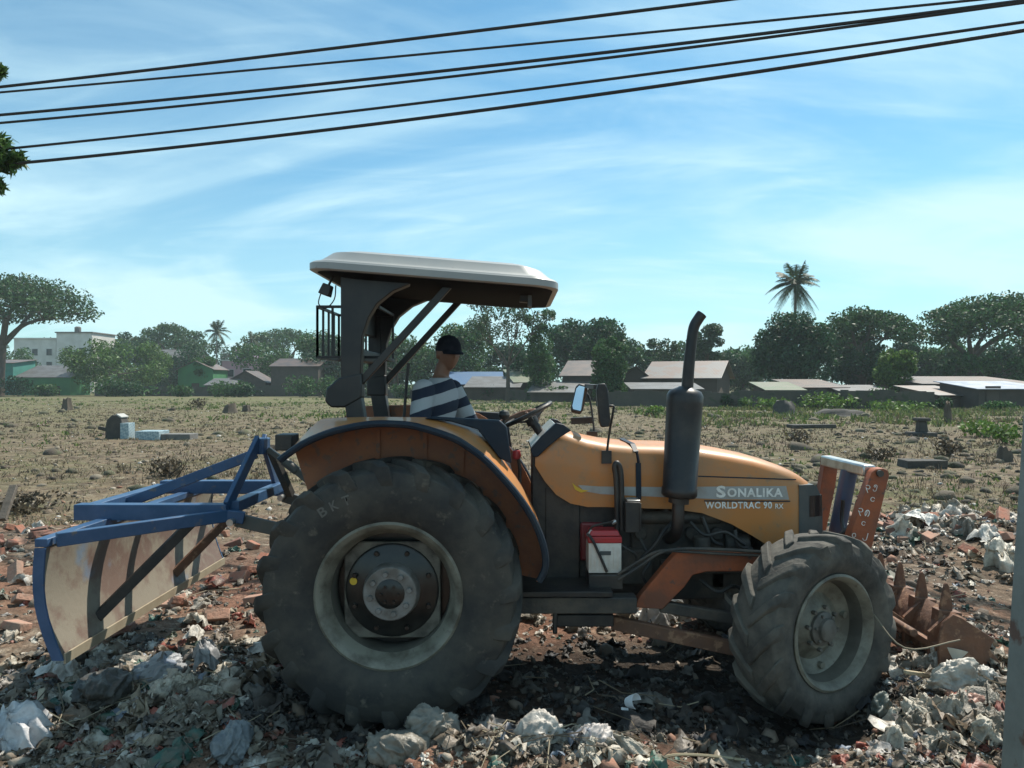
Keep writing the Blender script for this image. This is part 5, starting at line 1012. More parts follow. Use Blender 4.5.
# exhaust
m = MB(); ye = 4.73; s_ = lambda px, py: P(px, py, ye)
ax0, ax1 = s_(679, 497), s_(685.5, 388); dv = (ax1 - ax0)
def lath_on(m, a, d, prof, n=28):
    d_ = d.normalized(); x = d_.cross(Vector((0, 1, 0))).normalized(); y_ = d_.cross(x); vs = []; k = len(prof)
    for i in range(n):
        t = 2 * math.pi * i / n
        for r, h in prof: vs.append(a + d_ * h + (x * math.cos(t) + y_ * math.sin(t)) * r)
    m.add(vs, [(i * k + j, ((i + 1) % n) * k + j, ((i + 1) % n) * k + j + 1, i * k + j + 1) for i in range(n) for j in range(k - 1)])
Lm = dv.length; lath_on(m, ax0, dv, [(0.035, -0.01), (0.10, 0.0), (0.113, 0.015), (0.113, 0.06), (0.108, 0.065), (0.114, Lm - 0.10), (0.116, Lm - 0.05), (0.10, Lm - 0.02), (0.06, Lm - 0.002), (0.038, Lm + 0.01)])
muf = m.build('muffler', M_matte, T, sharp=50)
m = MB(); pts = [s_(687, 392), s_(689, 365), s_(691.5, 342), s_(694, 327), s_(699, 318), s_(702, 314)]; m.tube(pts, [0.038, 0.036, 0.034, 0.034, 0.034, 0.034], 14, smooth_pts=5, caps=False); m.tube([p + Vector((0, 0, .0)) for p in pts], [0.030, 0.030, 0.030, 0.030], 12, smooth_pts=5); m.build('exhaust_pipe', M_matte, T)
m = MB(); m.tube([s_(678.5, 497), s_(677, 530), s_(676, 545) + Vector((0, 0.2, 0))], 0.04, 12, smooth_pts=3); m.cyl(s_(679, 498), s_(678.5, 503), 0.065, 18); m.build('downpipe', M_matte, T)
# looped grab pipe, filter box
m = MB(); m.tube([P(617, 560, 4.78), P(617, 505, 4.78), P(616, 478, 4.78), P(614.5, 467, 4.78), P(617, 463, 4.78), P(620.5, 470, 4.78), P(621.5, 490, 4.78), P(622, 530, 4.78)], 0.018, 10, smooth_pts=4); m.build('intake_loop', M_blk, T)
m = MB(); m.rng(X_(625, 4.72), X_(640, 4.72), 4.70, 4.84, Z_(532, 4.72), Z_(502, 4.72)); m.rng(X_(638.7, 4.72), X_(640.6, 4.72), 4.69, 4.697, Z_(531, 4.7), Z_(503, 4.7)); fb = m.build('filter_box', M_blk, T, bevel=.006)
m = MB(); m.rng(X_(627, 4.72), X_(640, 4.72), 4.71, 4.83, Z_(501.6, 4.72), Z_(500, 4.72)); m.build('filter_lid', M_silver, T, bevel=.002)

# mirrors
def mirror(px0, px1, py0, py1, Y, arm, face, bracket, tilt):
    c = P((px0 + px1) / 2, (py0 + py1) / 2, Y); w = (px1 - px0) / F * Y; h = (py1 - py0) / F * Y
    q = [(-w / 2, -h * .36), (-w * .36, -h / 2), (w * .36, -h / 2), (w / 2, -h * .36), (w / 2, h * .36), (w * .3, h / 2), (-w * .3, h / 2), (-w / 2, h * .36)]; ct, st_ = math.cos(tilt), math.sin(tilt)
    rotq = lambda k: [(c.x + (x * ct - z * st_) * k, c.z + (x * st_ + z * ct) * k) for x, z in q]
    m = MB(); m.prism(rotq(1.0), Y - 0.02, Y + 0.035); mm = m.build('mirror', M_blk, T, bevel=.008)
    if face: m = MB(); m.prism(rotq(0.84), Y - 0.0245, Y - 0.021); m.build('mirror_glass', M_mirror, mm)
    tm = Matrix.Translation(c - wloc(mm)) @ Matrix.Rotation(R(-13 if face else 0), 4, 'X') @ Matrix.Translation(-(c - wloc(mm)))
    for o_ in [mm] + list(mm.children): o_.data.transform(tm)
    m = MB(); m.tube(arm, 0.008, 8, smooth_pts=3); m.box(arm[-1], bracket); m.build('mirror_arm', M_blk, T)
M_mirror = material('mirror_glass', (0.8, 0.85, 0.88), 0.03, metal=1.0)
mirror(597.5, 609, 383.5, 427, 4.80, [P(603, 407, 4.83), P(613, 406, 4.83), P(613, 412, 4.83), P(609, 435, 4.85), P(606.5, 457, 4.86)], False, (0.065, 0.02, 0.085), R(5))
mirror(573, 585.5, 384, 413.5, 5.60, [P(586, 392, 5.62), P(590, 400, 5.60), P(594, 430, 5.56), P(592, 434, 5.54)], True, (0.08, 0.03, 0.04), R(-14))
m = MB(); m.bar(P(571, 421, 5.7), P(592, 420, 5.7), 0.05, 0.05); m.bar(P(588, 386, 5.62), P(597, 387, 5.1), .05, .03); m.build('mirror_bracket', M_blk, T)

# steering wheel and column
sc = Vector((X_(528.5, CY), CY, Z_(414, CY))); tl = R(-27); m = MB()
ring = [Vector((0.172 * math.cos(a) * math.cos(tl), 0.172 * math.sin(a), -0.172 * math.cos(a) * math.sin(tl))) + sc for a in np.linspace(0, 2 * math.pi, 33)]
m.tube(ring, 0.016, 8, caps=False); ax = Vector((math.sin(tl), 0, math.cos(tl)))
hubp = sc - ax * 0.06
for a in (0.5, 2.6, 4.7): m.bar(hubp, sc + Vector((0.168 * math.cos(a) * math.cos(tl), 0.168 * math.sin(a), -0.168 * math.cos(a) * math.sin(tl))), 0.03, 0.012)
m.cyl(hubp - ax * .02, hubp + ax * 0.03, 0.045, 14); m.build('steering_wheel', M_blk, T)
m = MB(); m.cyl(hubp, hubp - ax * 0.5 + Vector((0.10, 0, 0)), 0.03, 12); m.box(hubp - ax * 0.28 + Vector((0.05, 0, 0)), (0.16, 0.2, 0.26)); m.build('steering_column', M_blk, T, bevel=.01)
m = MB(); m.tube([(X_(518, 4.95), 4.95, 0.95), (X_(520, 4.95), 4.95, Z_(470, 4.95)), (X_(517, 4.95), 4.95, Z_(449, 4.95))], 0.012, 8); lv = m.build('throttle_lever', M_blk, T); m = MB(); m.lathe([(0, -.035), (.024, -.025), (.03, 0), (.024, .03), (0, .036)], 14, 'Z', P(516.5, 455, 4.95)); m.build('knob', M_redp, lv)
m = MB(); m.tube([P(503, 440, 5.0), P(504, 418, 5.0)], 0.010, 8); m.lathe([(0, -.035), (.03, -.025), (.04, 0), (.03, .025), (0, .035)], 14, 'Z', P(504, 415, 5.0)); m.build('gear_lever', M_blk, T)
m = MB(); m.tube([P(404, 418.5, 4.95), P(406, 390, 4.95), P(408.5, 363, 4.95)], 0.010, 8); m.build('upright_rod', M_blk, T)

# fenders
tr = [(280, 460), (303, 444), (328.5, 433), (350, 427.5), (372.7, 424), (395, 424), (417, 426.5), (452, 437.5), (470, 448), (488, 462), (514, 490.6), (532, 517), (543, 543.7), (545.5, 566), (539, 581)]
inn = [(283, 458), (298, 441), (316, 423), (328, 418.5), (372, 417), (405, 417.3), (435, 418.5), (472, 428), (489, 441), (502, 458), (522, 487), (537, 517), (545.5, 545), (547, 568), (541, 580)]
for sd in (-1, 1):
    f = lambda y: y if sd < 0 else 2 * CY - y
    lift = 0.0 if sd < 0 else 0.045
    A = [Vector((X_(a, 4.30), f(4.29), Z_(b, 4.30) + lift)) for a, b in tr]; B = [Vector((X_(a, 4.66), f(4.66), Z_(b, 4.66) + lift)) for a, b in inn]
    A = spline(A, 3); B = spline(B, 3); m = MB(); secs = []
    for a, b in zip(A, B):
        nrm = Vector((a.x + 0.70, 0, a.z - 0.775)).normalized() * 0.016; secs.append([a, b, b - nrm, a - nrm])
    m.loft(secs); fe = m.build('fender', M_or, T, sharp=45)
    m = MB(); m.tube(A, 0.021, 8); m.build('fender_trim', M_navy, fe)
    m = MB(); poly = [(b.x, b.z) for b in B[2:]] + [(-0.2, 0.80), (-1.0, 0.80), (-1.25, 1.15)]
    m.prism(poly, f(4.675), f(4.70)); 
    m.build('fender_panel', M_or_shade, fe, smooth=False)
    m = MB()
    for px in (378, 425, 462):
        x = X_(px, 4.66); m.rng(x - .012, x + .012, f(4.655), f(4.674), 1.0, 1.66 if px < 440 else 1.54)
    m.build('fender_rib', M_or_shade, fe)
    m = MB(); q = [(425, 418), (435, 416.5), (500, 420), (507, 427), (511.5, 463), (500, 458), (478, 429), (452, 421.5)]; m.prism([(X_(a, 4.62), Z_(b, 4.62)) for a, b in q], f(4.57), f(4.64)); m.build('console_panel', M_navy, fe, bevel=.008)
    m = MB(); m.rng(X_(280, 4.85), X_(297, 4.85), f(4.74), f(4.90), Z_(450, 4.8), Z_(434, 4.8)); m.build('tail_lamp', M_blk, T, bevel=.008)
# seat
m = MB(); m.rng(-0.80, -0.28, CY - .24, CY + .24, 1.24, 1.36); m.build('seat', M_blk, T, bevel=.03); m = MB(); m.box((-0.84, CY, 1.46), (0.10, 0.44, 0.30)); m.build('seat_back', M_blk, T, bevel=.03)
m = MB(); m.rng(-0.70, -0.38, CY - .15, CY + .15, 0.95, 1.24); m.build('seat_base', M_frame_dk, T)

# roll bar: two posts with curved gussets, hinge plates, cross bars, struts
YN, YF = 4.75, 5.65
for y in (YN, YF):
    prof = [(-1.09, 1.95), (-1.09, 2.66), (-0.42, 2.64), (-0.50, 2.62), (-0.64, 2.59), (-0.76, 2.54), (-0.86, 2.46), (-0.915, 2.37), (-0.955, 2.25), (-0.965, 1.95)]
    m = MB(); m.prism(prof, y - .045, y + .045); m.bar((-1.03, y, 1.96), (-0.965, y, 1.55), 0.10, 0.11, up=(1, 0, 0)); m.build('roll_bar_post', M_rops, T, bevel=.006)
    m = MB(); m.prism([(-1.19, 1.84), (-1.18, 1.92), (-1.10, 1.99), (-0.955, 2.02), (-0.955, 1.86), (-1.06, 1.80), (-1.15, 1.80)] if y == YN else [(-1.10, 1.86), (-1.10, 2.0), (-0.955, 2.02), (-0.955, 1.86)], y - .055, y + .055); m.build('hinge_plate', M_rops, T, bevel=.012)
    m = MB(); m.bar((-0.345, y, 2.645), (-1.0, y, 1.93), 0.042, 0.045); m.build('canopy_strut', M_rops, T, bevel=.004)
m = MB(); m.rng(-1.07, -0.99, YN + .05, YF - .05, 2.10, 2.18); m.rng(-1.07, -1.03, YN + .046, YF - .046, 2.30, 2.60); m.build('cross_bar', M_rops, T, bevel=.006)
m = MB(); x0, x1, y0, y1, z0, z1 = -1.31, -0.90, 4.98, 5.60, 2.13, 2.47
for z in (z0, z1):
    for a, b in (((x0, y0), (x1, y0)), ((x1, y0), (x1, y1)), ((x1, y1), (x0, y1)), ((x0, y1), (x0, y0))): m.bar((*a, z), (*b, z), 0.018, 0.018)
for k in range(5):
    t = k / 4
    for p in ((x0, y0 + (y1 - y0) * t), (x0 + (x1 - x0) * t, y1), (x0 + (x1 - x0) * t, y0)):
        if p[0] > -1.12 and p[1] < 5.2: continue
        m.bar((*p, z0), (*p, z1), 0.014, 0.014, up=(1, 0, 0))
m.build('tool_basket', M_rops, T)

# canopy
def rrect(x0, x1, y0, y1, r, n=7):
    pts = []
    for cx, cy, a in ((x1 - r, y1 - r, 0), (x0 + r, y1 - r, 90), (x0 + r, y0 + r, 180), (x1 - r, y0 + r, 270)):
        for i in range(n): t = R(a + 90 * i / (n - 1)); pts.append((cx + r * math.cos(t), cy + r * math.sin(t)))
    return pts
cx0, cx1, cy0, cy1 = -1.285, 0.295, 4.55, 5.85
def zslope(x): return 0.045 - 0.125 * (x - cx0) / (cx1 - cx0)
def ring_(ins, z, r): return [(x, y, z + zslope(x) + (-0.022 * max(0, (x - 0.0) / 0.3) ** 2 if z > 2.7 else 0)) for x, y in rrect(cx0 + ins * 1.5, cx1 - ins * 1.2, cy0 + ins, cy1 - ins, r)]
m = MB(); m.loft([ring_(0.015, 2.620, .16), ring_(0.0, 2.628, .17), ring_(0.0, 2.668, .17), ring_(0.012, 2.682, .17), ring_(0.03, 2.688, .16), ring_(0.045, 2.70, .16), ring_(0.085, 2.752, .16), ring_(0.14, 2.772, .16), ring_(0.35, 2.792, .15), ring_(0.50, 2.797, .1)]); can = m.build('canopy', M_white, T, sharp=24)
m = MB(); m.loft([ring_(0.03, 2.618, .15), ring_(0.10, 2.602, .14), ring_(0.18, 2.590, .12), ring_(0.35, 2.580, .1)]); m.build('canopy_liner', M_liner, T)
def work_lamp(px, py, Y, s, rz):
    c = P(px, py, Y); m = MB(); rot = Matrix.Rotation(R(rz), 4, 'Y').to_euler(); m.box(c, (0.085 * s, 0.10 * s, 0.085 * s), rot, taper=.8); m.bar(c, c + Vector((0.05, 0.02, 0.12)), 0.015, 0.015); lm = m.build('work_lamp', M_blk, T, bevel=.006)
    return c
c = work_lamp(326.5, 290, 4.75, 0.85, 20); m = MB(); m.tube([c + Vector((-0.03, -.02, -.02)), c + Vector((-.045, -.02, -.09)), c + Vector((.0, -.02, -.12)), c + Vector((.05, 0, -.06)), c + Vector((.06, 0, .03))], 0.004, 5, smooth_pts=4); m.build('lamp_wire', M_blk, T)
c = work_lamp(524, 298, 4.85, 0.7, 5); m = MB(); m.rng(c.x + .025, c.x + .05, c.y - .04, c.y + .04, c.z - .06, c.z + .09); m.build('lamp_bracket', M_grey_pl, T)

# engine, transmission, chassis
m = MB(); m.rng(-1.05, 0.95, CY - .20, CY + .20, 0.52, 0.98); m.rng(-1.1, -0.3, CY - .30, CY + .30, 0.55, 1.02); m.cyl((-0.70, 4.65, .775), (-0.70, 5.75, .775), 0.14, 20); m.rng(0.2, 0.95, CY - .26, CY + .26, 0.60, 0.85); m.build('transmission', M_frame_dk, T, bevel=.02)
m = MB(); m.rng(0.72, 1.62, CY - .19, CY + .19, 0.66, 1.28); m.rng(0.80, 1.5, CY - .23, CY + .23, 0.80, 1.10); m.rng(0.85, 1.45, CY - .16, CY + .16, 0.48, 0.68)
for i in range(4):
    x = 0.86 + i * 0.17; m.cyl((x, CY - .26, 1.08), (x, CY - .12, 1.12), 0.035, 12); m.cyl((x, CY - .27, .95), (x, CY - .2, .95), 0.045, 12)
m.cyl((0.82, CY - .25, 1.06), (1.40, CY - .25, 1.06), 0.045, 12); m.cyl((1.42, CY - .24, .88), (1.58, CY - .24, .88), 0.075, 16); m.cyl((0.98, CY - .31, .74), (1.12, CY - .31, .74), 0.05, 14); m.cyl((1.25, CY - .33, .78), (1.25, CY - .33, 0.95), .055, 14)
m.build('engine', M_frame_dk, T, bevel=.012)
m = MB(); m.rng(1.66, 1.74, CY - .27, CY + .27, 0.72, 1.32); m.cyl((1.62, CY, 1.0), (1.65, CY, 1.0), 0.22, 24); m.build('radiator', M_blk, T, bevel=.008)
hoses = [([P(640, 560, 4.8), P(655, 545, 4.78), P(665, 530, 4.8), P(675, 520, 4.85)], .012), ([P(690, 522, 4.85), P(705, 535, 4.82), P(725, 532, 4.84), P(745, 545, 4.86)], .011), ([P(612, 540, 4.74), P(626, 548, 4.72), P(636, 556, 4.74), P(633, 568, 4.75), P(620, 572, 4.75)], .009),
         ([P(640, 538, 4.86), P(650, 560, 4.8), P(643, 575, 4.78), P(650, 590, 4.8)], .012), ([P(700, 580, 4.85), P(718, 592, 4.8), P(735, 586, 4.8), P(752, 600, 4.85)], .012), ([P(702, 517, 4.88), P(712, 540, 4.86), P(722, 545, 4.88)], .014), ([P(735, 530, 4.88), P(738, 545, 4.86), P(752, 549, 4.9)], .012)]
m = MB()
for pts, r in hoses: m.tube(pts, r, 7, smooth_pts=5)
m.build('engine_hose', M_blk, T)
m = MB()
for off, r in ((0, .011), (5.5, .009)):
    m.tube([P(618, 580 - off, 4.66), P(640, 566 - off, 4.66), P(660, 553 - off * .4, 4.66), P(683, 551 + off * .5 - 2, 4.66), P(730, 551 + off * .8 - 1, 4.66), P(775, 553 + off * .6, 4.66)], r, 7, smooth_pts=4)
m.build('hydraulic_line', M_frame_dk, T)
m = MB(); m.rng(1.35, 2.2, CY - .16, CY + .16, 0.55, 0.74); m.rng(1.72, 1.90, 4.62, 5.78, 0.47, 0.62); m.cyl((1.80, 4.56, .36), (1.80, 4.56, .80), 0.09, 16); m.cyl((1.80, 5.84, .36), (1.80, 5.84, .80), 0.09, 16); m.build('front_axle', M_frame_dk, T, bevel=.015)
# step platform and side frame
m = MB(); m.rng(X_(520, 4.62), X_(636, 4.62), 4.58, 4.70, Z_(612, 4.62), Z_(596, 4.62)); m.build('side_rail', M_frame_dk, T, bevel=.006)
m = MB(); m.rng(X_(522, 4.6), X_(612, 4.6), 4.56, 5.0, Z_(595.4, 4.6), Z_(590, 4.6)); m.build('foot_plate', M_blk, T, bevel=.004)
m = MB(); m.rng(X_(556, 4.66), X_(613, 4.66), 4.62, 4.98, Z_(625, 4.66), Z_(613, 4.66)); m.bar(P(555, 598, 4.6), P(555, 634, 4.6), .02, .03, up=(1, 0, 0)); m.build('step', M_blk, T, bevel=.008)
m = MB(); m.rng(X_(545, 4.85), X_(581, 4.85), 4.90, 5.02, Z_(592, 4.85), Z_(488, 4.85)); m.build('side_panel', M_blk, T, bevel=.012)
m = MB(); m.rng(0.28, 0.72, 4.92, 5.45, 0.86, 1.22); m.build('fuel_tank', M_blk, T, bevel=.04)
m = MB(); m.rng(X_(588, 4.7), X_(622, 4.7), 4.66, 4.86, Z_(588, 4.7), Z_(573.4, 4.7)); m.rng(X_(598, 4.7), X_(612, 4.7), 4.68, 4.8, Z_(600, 4.7), Z_(588.4, 4.7)); m.build('battery_tray', M_blk, T, bevel=.006)
# loader subframe arm
q = [(679, 549), (757, 552), (800, 556), (800, 573), (757, 570.5), (706, 571), (692, 574.5), (684, 586), (662, 608.5), (634, 606.5), (639, 596), (668, 561)]
for y0, y1 in ((4.68, 4.76), (2 * CY - 4.76, 2 * CY - 4.68)):
    m = MB(); m.prism([(X_(a, 4.7), Z_(b, 4.7)) for a, b in q], y0, y1); m.build('loader_frame', M_arm, T, bevel=.006)
m = MB(); m.bar(P(612, 622, 4.72), P(752, 652, 4.60), 0.05, 0.085); m.build('drag_link', M_rust, T, bevel=.006); m = MB(); m.bar(P(660, 606, 4.72), P(745, 620, 4.66), 0.05, 0.07); m.bar(P(745, 620, 4.66), P(800, 626, 4.8), .05, .07); m.build('brace', M_frame_dk, T, bevel=.006)
# loader posts with cross tube and lift cylinder
q = [(869, 472), (873, 468.5), (880, 467.5), (885, 469.5), (886.5, 474), (868, 551), (858, 580), (838, 575), (847.5, 534)]
m = MB(); m.prism([(X_(a, 4.85), Z_(b, 4.85)) for a, b in q], 4.81, 4.89); am = m.build('loader_arm', M_arm, T, bevel=.006)
m = MB(); c = P(880, 473.5, 4.8); m.cyl((c.x, 4.79, c.z), (c.x, 4.815, c.z), 0.022, 14); m.build('pin', M_bolt, am)
q = [(823, 459), (827, 455.5), (834, 456), (836.5, 461), (833, 487), (824, 530), (812, 528), (816, 505)]
m = MB(); m.prism([(X_(a, 5.62), Z_(b, 5.62)) for a, b in q], 5.58, 5.66); m.build('loader_arm', M_arm, T, bevel=.006)
m = MB(); m.bar((2.365, 4.895, 1.375), (2.365, 5.575, 1.375), 0.085, 0.075); m.build('cross_tube', M_silver, T, bevel=.012)
m = MB(); m.cyl((2.36, 5.18, 1.34), (2.27, 5.2, 0.84), 0.055, 16); m.build('lift_cylinder', material('cylinder_blue', (0.035, 0.06, 0.12), 0.45, dirt=(0.07, 0.075, 0.085), dscale=6), T)
m = MB()
for pts in ([P(842, 520, 5.15), P(836, 508, 5.2), P(839, 490, 5.25), P(845, 478, 5.25)], [P(858, 500, 4.95), P(852, 522, 4.95), P(842, 533, 4.95), P(830, 538, 5.0)], [P(843, 500, 5.1), P(842, 520, 5.1), P(845, 535, 5.0)]): m.tube(pts, 0.014, 8, smooth_pts=5)
m.build('loader_hose', M_blk, T)
# painted signs on the near loader post
def mark(txt, px, py, w, h):
    p = P(px, py, 4.806); lettering(txt, 'painted_mark', M_text, T, (p.x, 4.806, p.z), w, h, rot=(R(90), R(14), 0), bold=0.0)
for a in (('၃', 864.5, 492, .030, .050), ('၅', 872.5, 491, .024, .045), ('င', 870, 501, .028, .03), ('၃', 857, 515, .032, .05), ('၈', 864, 516, .032, .045), ('င', 861, 525, .026, .028), ('၀', 851.5, 537, .026, .03), ('၂', 862, 540, .030, .052)): mark(*a)

# front bucket with teeth pointing up
BX = 2.66; y0, y1 = 4.52, 5.95
prof = [(BX + .10, .50), (BX + .03, .44), (BX, .36), (BX - .01, .24), (BX + .05, .12), (BX + .20, .06), (BX + .50, .05)]
m = MB(); secs = [[(x, y0, z), (x, y1, z), (x + .02, y1, z + .012), (x + .02, y0, z + .012)] for x, z in prof]; m.loft(secs)
m.rng(BX - .045, BX + .0, y0 + .05, y1 - .05, .30, .34)
for y in np.linspace(y0 + .12, y1 - .12, 5): m.prism([(BX - .02, .14), (BX - .05, .22), (BX - .05, .40), (BX + .06, .50), (BX + .05, .40), (BX + .01, .2)], y - .012, y + .012)
bk = m.build('bucket', M_rust, T, sharp=30)
for y in (y0 - .03, y1 + .005):
    m = MB(); m.prism([(BX - .06, .15), (BX - .07, .38), (BX - .04, .50), (BX + .02, .55), (BX + .07, .53), (BX + .27, .40), (BX + .24, .34), (BX + .46, .05), (BX + .05, .07)], y, y + .025); m.build('side_plate', M_rust, bk, bevel=.004)
for y in (4.72, 5.0, 5.28, 5.56, 5.82):
    m = MB(); q = [(BX + .055, .44), (BX + .145, .44), (BX + .145, .54), (BX + .125, .66), (BX + .11, .685), (BX + .095, .67), (BX + .07, .55)]; m.prism(q, y - .012, y + .012); m.prism([(BX + .03, .40), (BX + .18, .42), (BX + .19, .50), (BX + .04, .52)], y - .04, y + .04); m.build('tooth', M_rust, bk, bevel=.005)
m = MB(); m.bar((2.2, 4.95, .62), (BX - .05, 4.95, .33), .07, .09); m.bar((2.2, 5.5, .62), (BX - .05, 5.5, .33), .07, .09); m.cyl((BX - .16, 4.6, .40), (BX - .16, 5.8, .40), .025, 12); m.build('bucket_link', M_rust, T, bevel=.005)

# three point links at the back
M_link = material('link_steel', (0.07, 0.075, 0.07), 0.55, dirt=(0.12, 0.10, 0.08), dscale=8)
m = MB(); m.bar(P(268, 449, CY), P(284, 461, CY), .035, .035); m.cyl(P(284, 461, CY), P(297, 471, CY), .032, 10); m.bar(P(297, 471, CY), P(318, 488, CY), .04, .045); m.build('top_link', M_link, T)
for y in (4.72, 5.70):
    m = MB(); m.bar((-1.76, y, 1.085), (-1.45, y + (0.05 if y < 5 else -0.05), 1.0), 0.035, 0.085); m.bar((-1.45, y + (0.05 if y < 5 else -0.05), 1.0), (-0.85, CY + (y - CY) * 0.7, 0.78), 0.035, 0.08); m.tube([(-1.38, CY + (y - CY) * .85, 1.0), (-1.2, CY + (y - CY) * .7, 1.35)], .02, 8); m.build('lift_arm', M_link, T, bevel=.005)
m = MB(); m.rng(-1.30, -1.02, CY - .3, CY + .3, 0.9, 1.3); m.build('rear_housing', M_frame_dk, T, bevel=.03)

# battery (stands in its tray) and the canister behind it
bx0, bx1, by = X_(588, 4.69), X_(622, 4.69), 4.69
B = empty('battery', ((bx0 + bx1) / 2, by + .09, Z_(573.2, 4.69)), 'white battery with red lid standing on the tractor side tray', 'battery')
m = MB(); m.rng(bx0 + .004, bx1 - .004, by, by + .17, Z_(573, 4.69), Z_(543.4, 4.69))
for i in range(7): x = bx0 + .02 + i * (bx1 - bx0 - .04) / 6; m.rng(x - .006, x + .006, by - .004, by - .0003, Z_(571, 4.69), Z_(547, 4.69))
m.build('case', M_whp, B, bevel=.004); m = MB(); m.rng(bx0, bx1, by - .004, by + .174, Z_(543.2, 4.69), Z_(537, 4.69)); m.box(((bx0 + bx1) / 2, by + .085, Z_(534, 4.69)), ((bx1 - bx0) * .93, .15, .035), taper=.86); m.build('lid', M_redp, B, bevel=.006)
m = MB(); m.rng(X_(600, 4.68), X_(611, 4.68), by - .0065, by - .0042, Z_(555, 4.69), Z_(551, 4.69)); m.build('label_print', M_grey_pl, B)
m = MB(); m.tube([P(588, 534, 4.73), P(592, 527, 4.72), P(602, 524, 4.72), P(612, 522, 4.74), P(616, 521, 4.76)], .007, 7, smooth_pts=4); m.tube([P(588, 534, 4.70), P(593, 541, 4.68), P(600, 556, 4.675), P(607, 572, 4.68)], .009, 7, smooth_pts=4); m.build('battery_cable', M_blk, B); m = MB(); m.cyl(P(588, 536, 4.73), P(592, 530, 4.73), .016, 8); m.cyl(P(612, 523, 4.75), P(616, 521, 4.75), .014, 8); m.build('terminal', M_silver, B)
J = empty('jerry_can', (X_(590, 4.95), 4.92, Z_(560, 4.95)), 'dark red canister with top handle standing behind the battery', 'canister')
m = MB(); m.rng(X_(580, 4.92), X_(603, 4.92), 4.89, 5.0 - .005, Z_(560, 4.92), Z_(522, 4.92)); m.build('body', material('can_dark_red', (0.16, 0.02, 0.025), 0.45, dirt=(0.06, 0.03, 0.03), dscale=6), J, bevel=.015)
m = MB(); m.tube([P(584, 521.5, 4.94), P(584.5, 513, 4.94), P(589, 510, 4.94), P(598, 510, 4.94), P(601, 514, 4.94), P(602, 521.5, 4.94)], .014, 8, smooth_pts=3); m.build('handle', J.children[0].data.materials[0], J)

# ------------------------------------------------------------------ rear grader blade, hung on the lift arms
M_blue = material('paint_blue', (0.022, 0.068, 0.15), 0.42, dirt=(0.05, 0.10, 0.2), dirt_amt=0.7, dscale=6, dirt2=(0.14, 0.12, 0.10), d2scale=13, d2lo=0.62, d2hi=0.7, bump=0.05)
def blade_mat():
    m = material('blade_face_worn', (0.20, 0.175, 0.135), 0.6, dirt=(0.12, 0.07, 0.055), dirt_amt=0.8, dscale=3.2, lo=0.45, hi=0.56, dirt2=(0.13, 0.19, 0.26), d2scale=2.0, d2lo=0.60, d2hi=0.70, bump=0.1)
    return m
G = empty('rear_grader_blade', (-2.0, CY, 0.45), 'blue rear grader blade with worn pale face hanging behind the tractor', 'grader blade')
yb0, yb1 = 4.02, 6.25
def bladeprof(z):   # concave towards +x
    t = (z - 0.45) / 0.62; return -2.435 - 0.095 * t - 0.05 * math.sin(math.pi * t)
zs = np.linspace(0.45, 1.06, 9); m = MB(); secs = []
for z in zs: x = bladeprof(z); secs.append([(x, yb0, z), (x, yb1, z), (x - .018, yb1, z), (x - .018, yb0, z)])
m.loft(secs); m.build('blade_plate', blade_mat(), G, sharp=40)
m = MB(); m.bar((-2.43, yb0, .457), (-2.43, yb1, .457), .012, .055); m.build('cutting_edge', material('edge_steel', (0.36, 0.31, 0.22), 0.5, metal=0.2, dirt=(0.22, 0.16, 0.11), dscale=5), G)
for y in (yb0 - .014, yb1 + .002):
    m = MB(); m.prism([(bladeprof(z) + .004, z) for z in zs] + [(bladeprof(z) - .055, z) for z in zs[::-1]], y, y + .012); m.build('end_plate', M_blue, G, smooth=False)
m = MB(); m.bar((-2.56, yb0, 1.085), (-2.56, yb1, 1.085), .07, .045); m.rng(-2.66, -2.60, yb0 + .3, yb1 - .3, .72, .80); m.build('top_rail', M_blue, G, bevel=.004)
for y in (4.70, 5.84):
    m = MB(); m.rng(-2.76, -1.80, y - .045, y + .045, 1.09, 1.19) ; m.build('main_beam', M_blue, G, bevel=.005)
    sg = -1 if y < CY else 1
    m = MB(); m.bar((-2.50, CY + sg * 1.14, 1.095), (-1.80, CY + sg * .53, 1.12), .05, .075); m.bar((-1.80, CY + sg * .53, 1.12), (-1.70, CY + sg * .50, 1.10), .05, .075); m.build('diagonal_brace', M_blue, G, bevel=.005)
    m = MB(); m.bar((-1.81, CY + sg * .50, 1.17), (-1.765, CY + sg * .05, 1.56), .09, .03, up=(1, 0, 0)); m.build('mast_leg', M_blue, G, bevel=.004)
m = MB(); m.bar((-2.02, 4.70, 1.085), (-2.49, 4.44, .55), .05, .06); m.build('blade_strut', M_blk, G, bevel=.004); m = MB(); m.bar((-2.02, 5.72, 1.085), (-2.49, 5.45, .55), .05, .06); m.build('blade_strut', M_rust, G, bevel=.004, label='rusty brown blade strut')  # near strut blackened: the shade on it is put into its colour
m = MB(); m.bar((-1.78, CY - .47, 1.165), (-1.78, CY + .47, 1.165), .07, .07); m.build('cross_member', M_blue, G, bevel=.005)
m = MB(); m.rng(-1.80, -1.72, CY - .07, CY + .07, 1.46, 1.57); m.build('mast_head', M_blue, G, bevel=.008)
m = MB(); m.bar((-1.80, CY, 1.46), (-2.74, CY, 1.10), .05, .07); m.build('mast_stay', M_blue, G, bevel=.005)
m = MB(); m.rng(-2.78, -2.70, 4.745, 5.795, 1.10, 1.17); m.build('rear_rail', M_blue, G, bevel=.005)
m = MB(); m.bar((-1.72, CY + .06, 1.50), (-1.66, CY + .35, 1.12), .05, .05); m.build('mast_prop', M_frame_dk, G)
for y in (4.70, 5.70):
    m = MB(); m.cyl((-1.76, y - .09, 1.085), (-1.76, y + .09, 1.085), .022, 12); m.build('hitch_pin', M_silver, G)
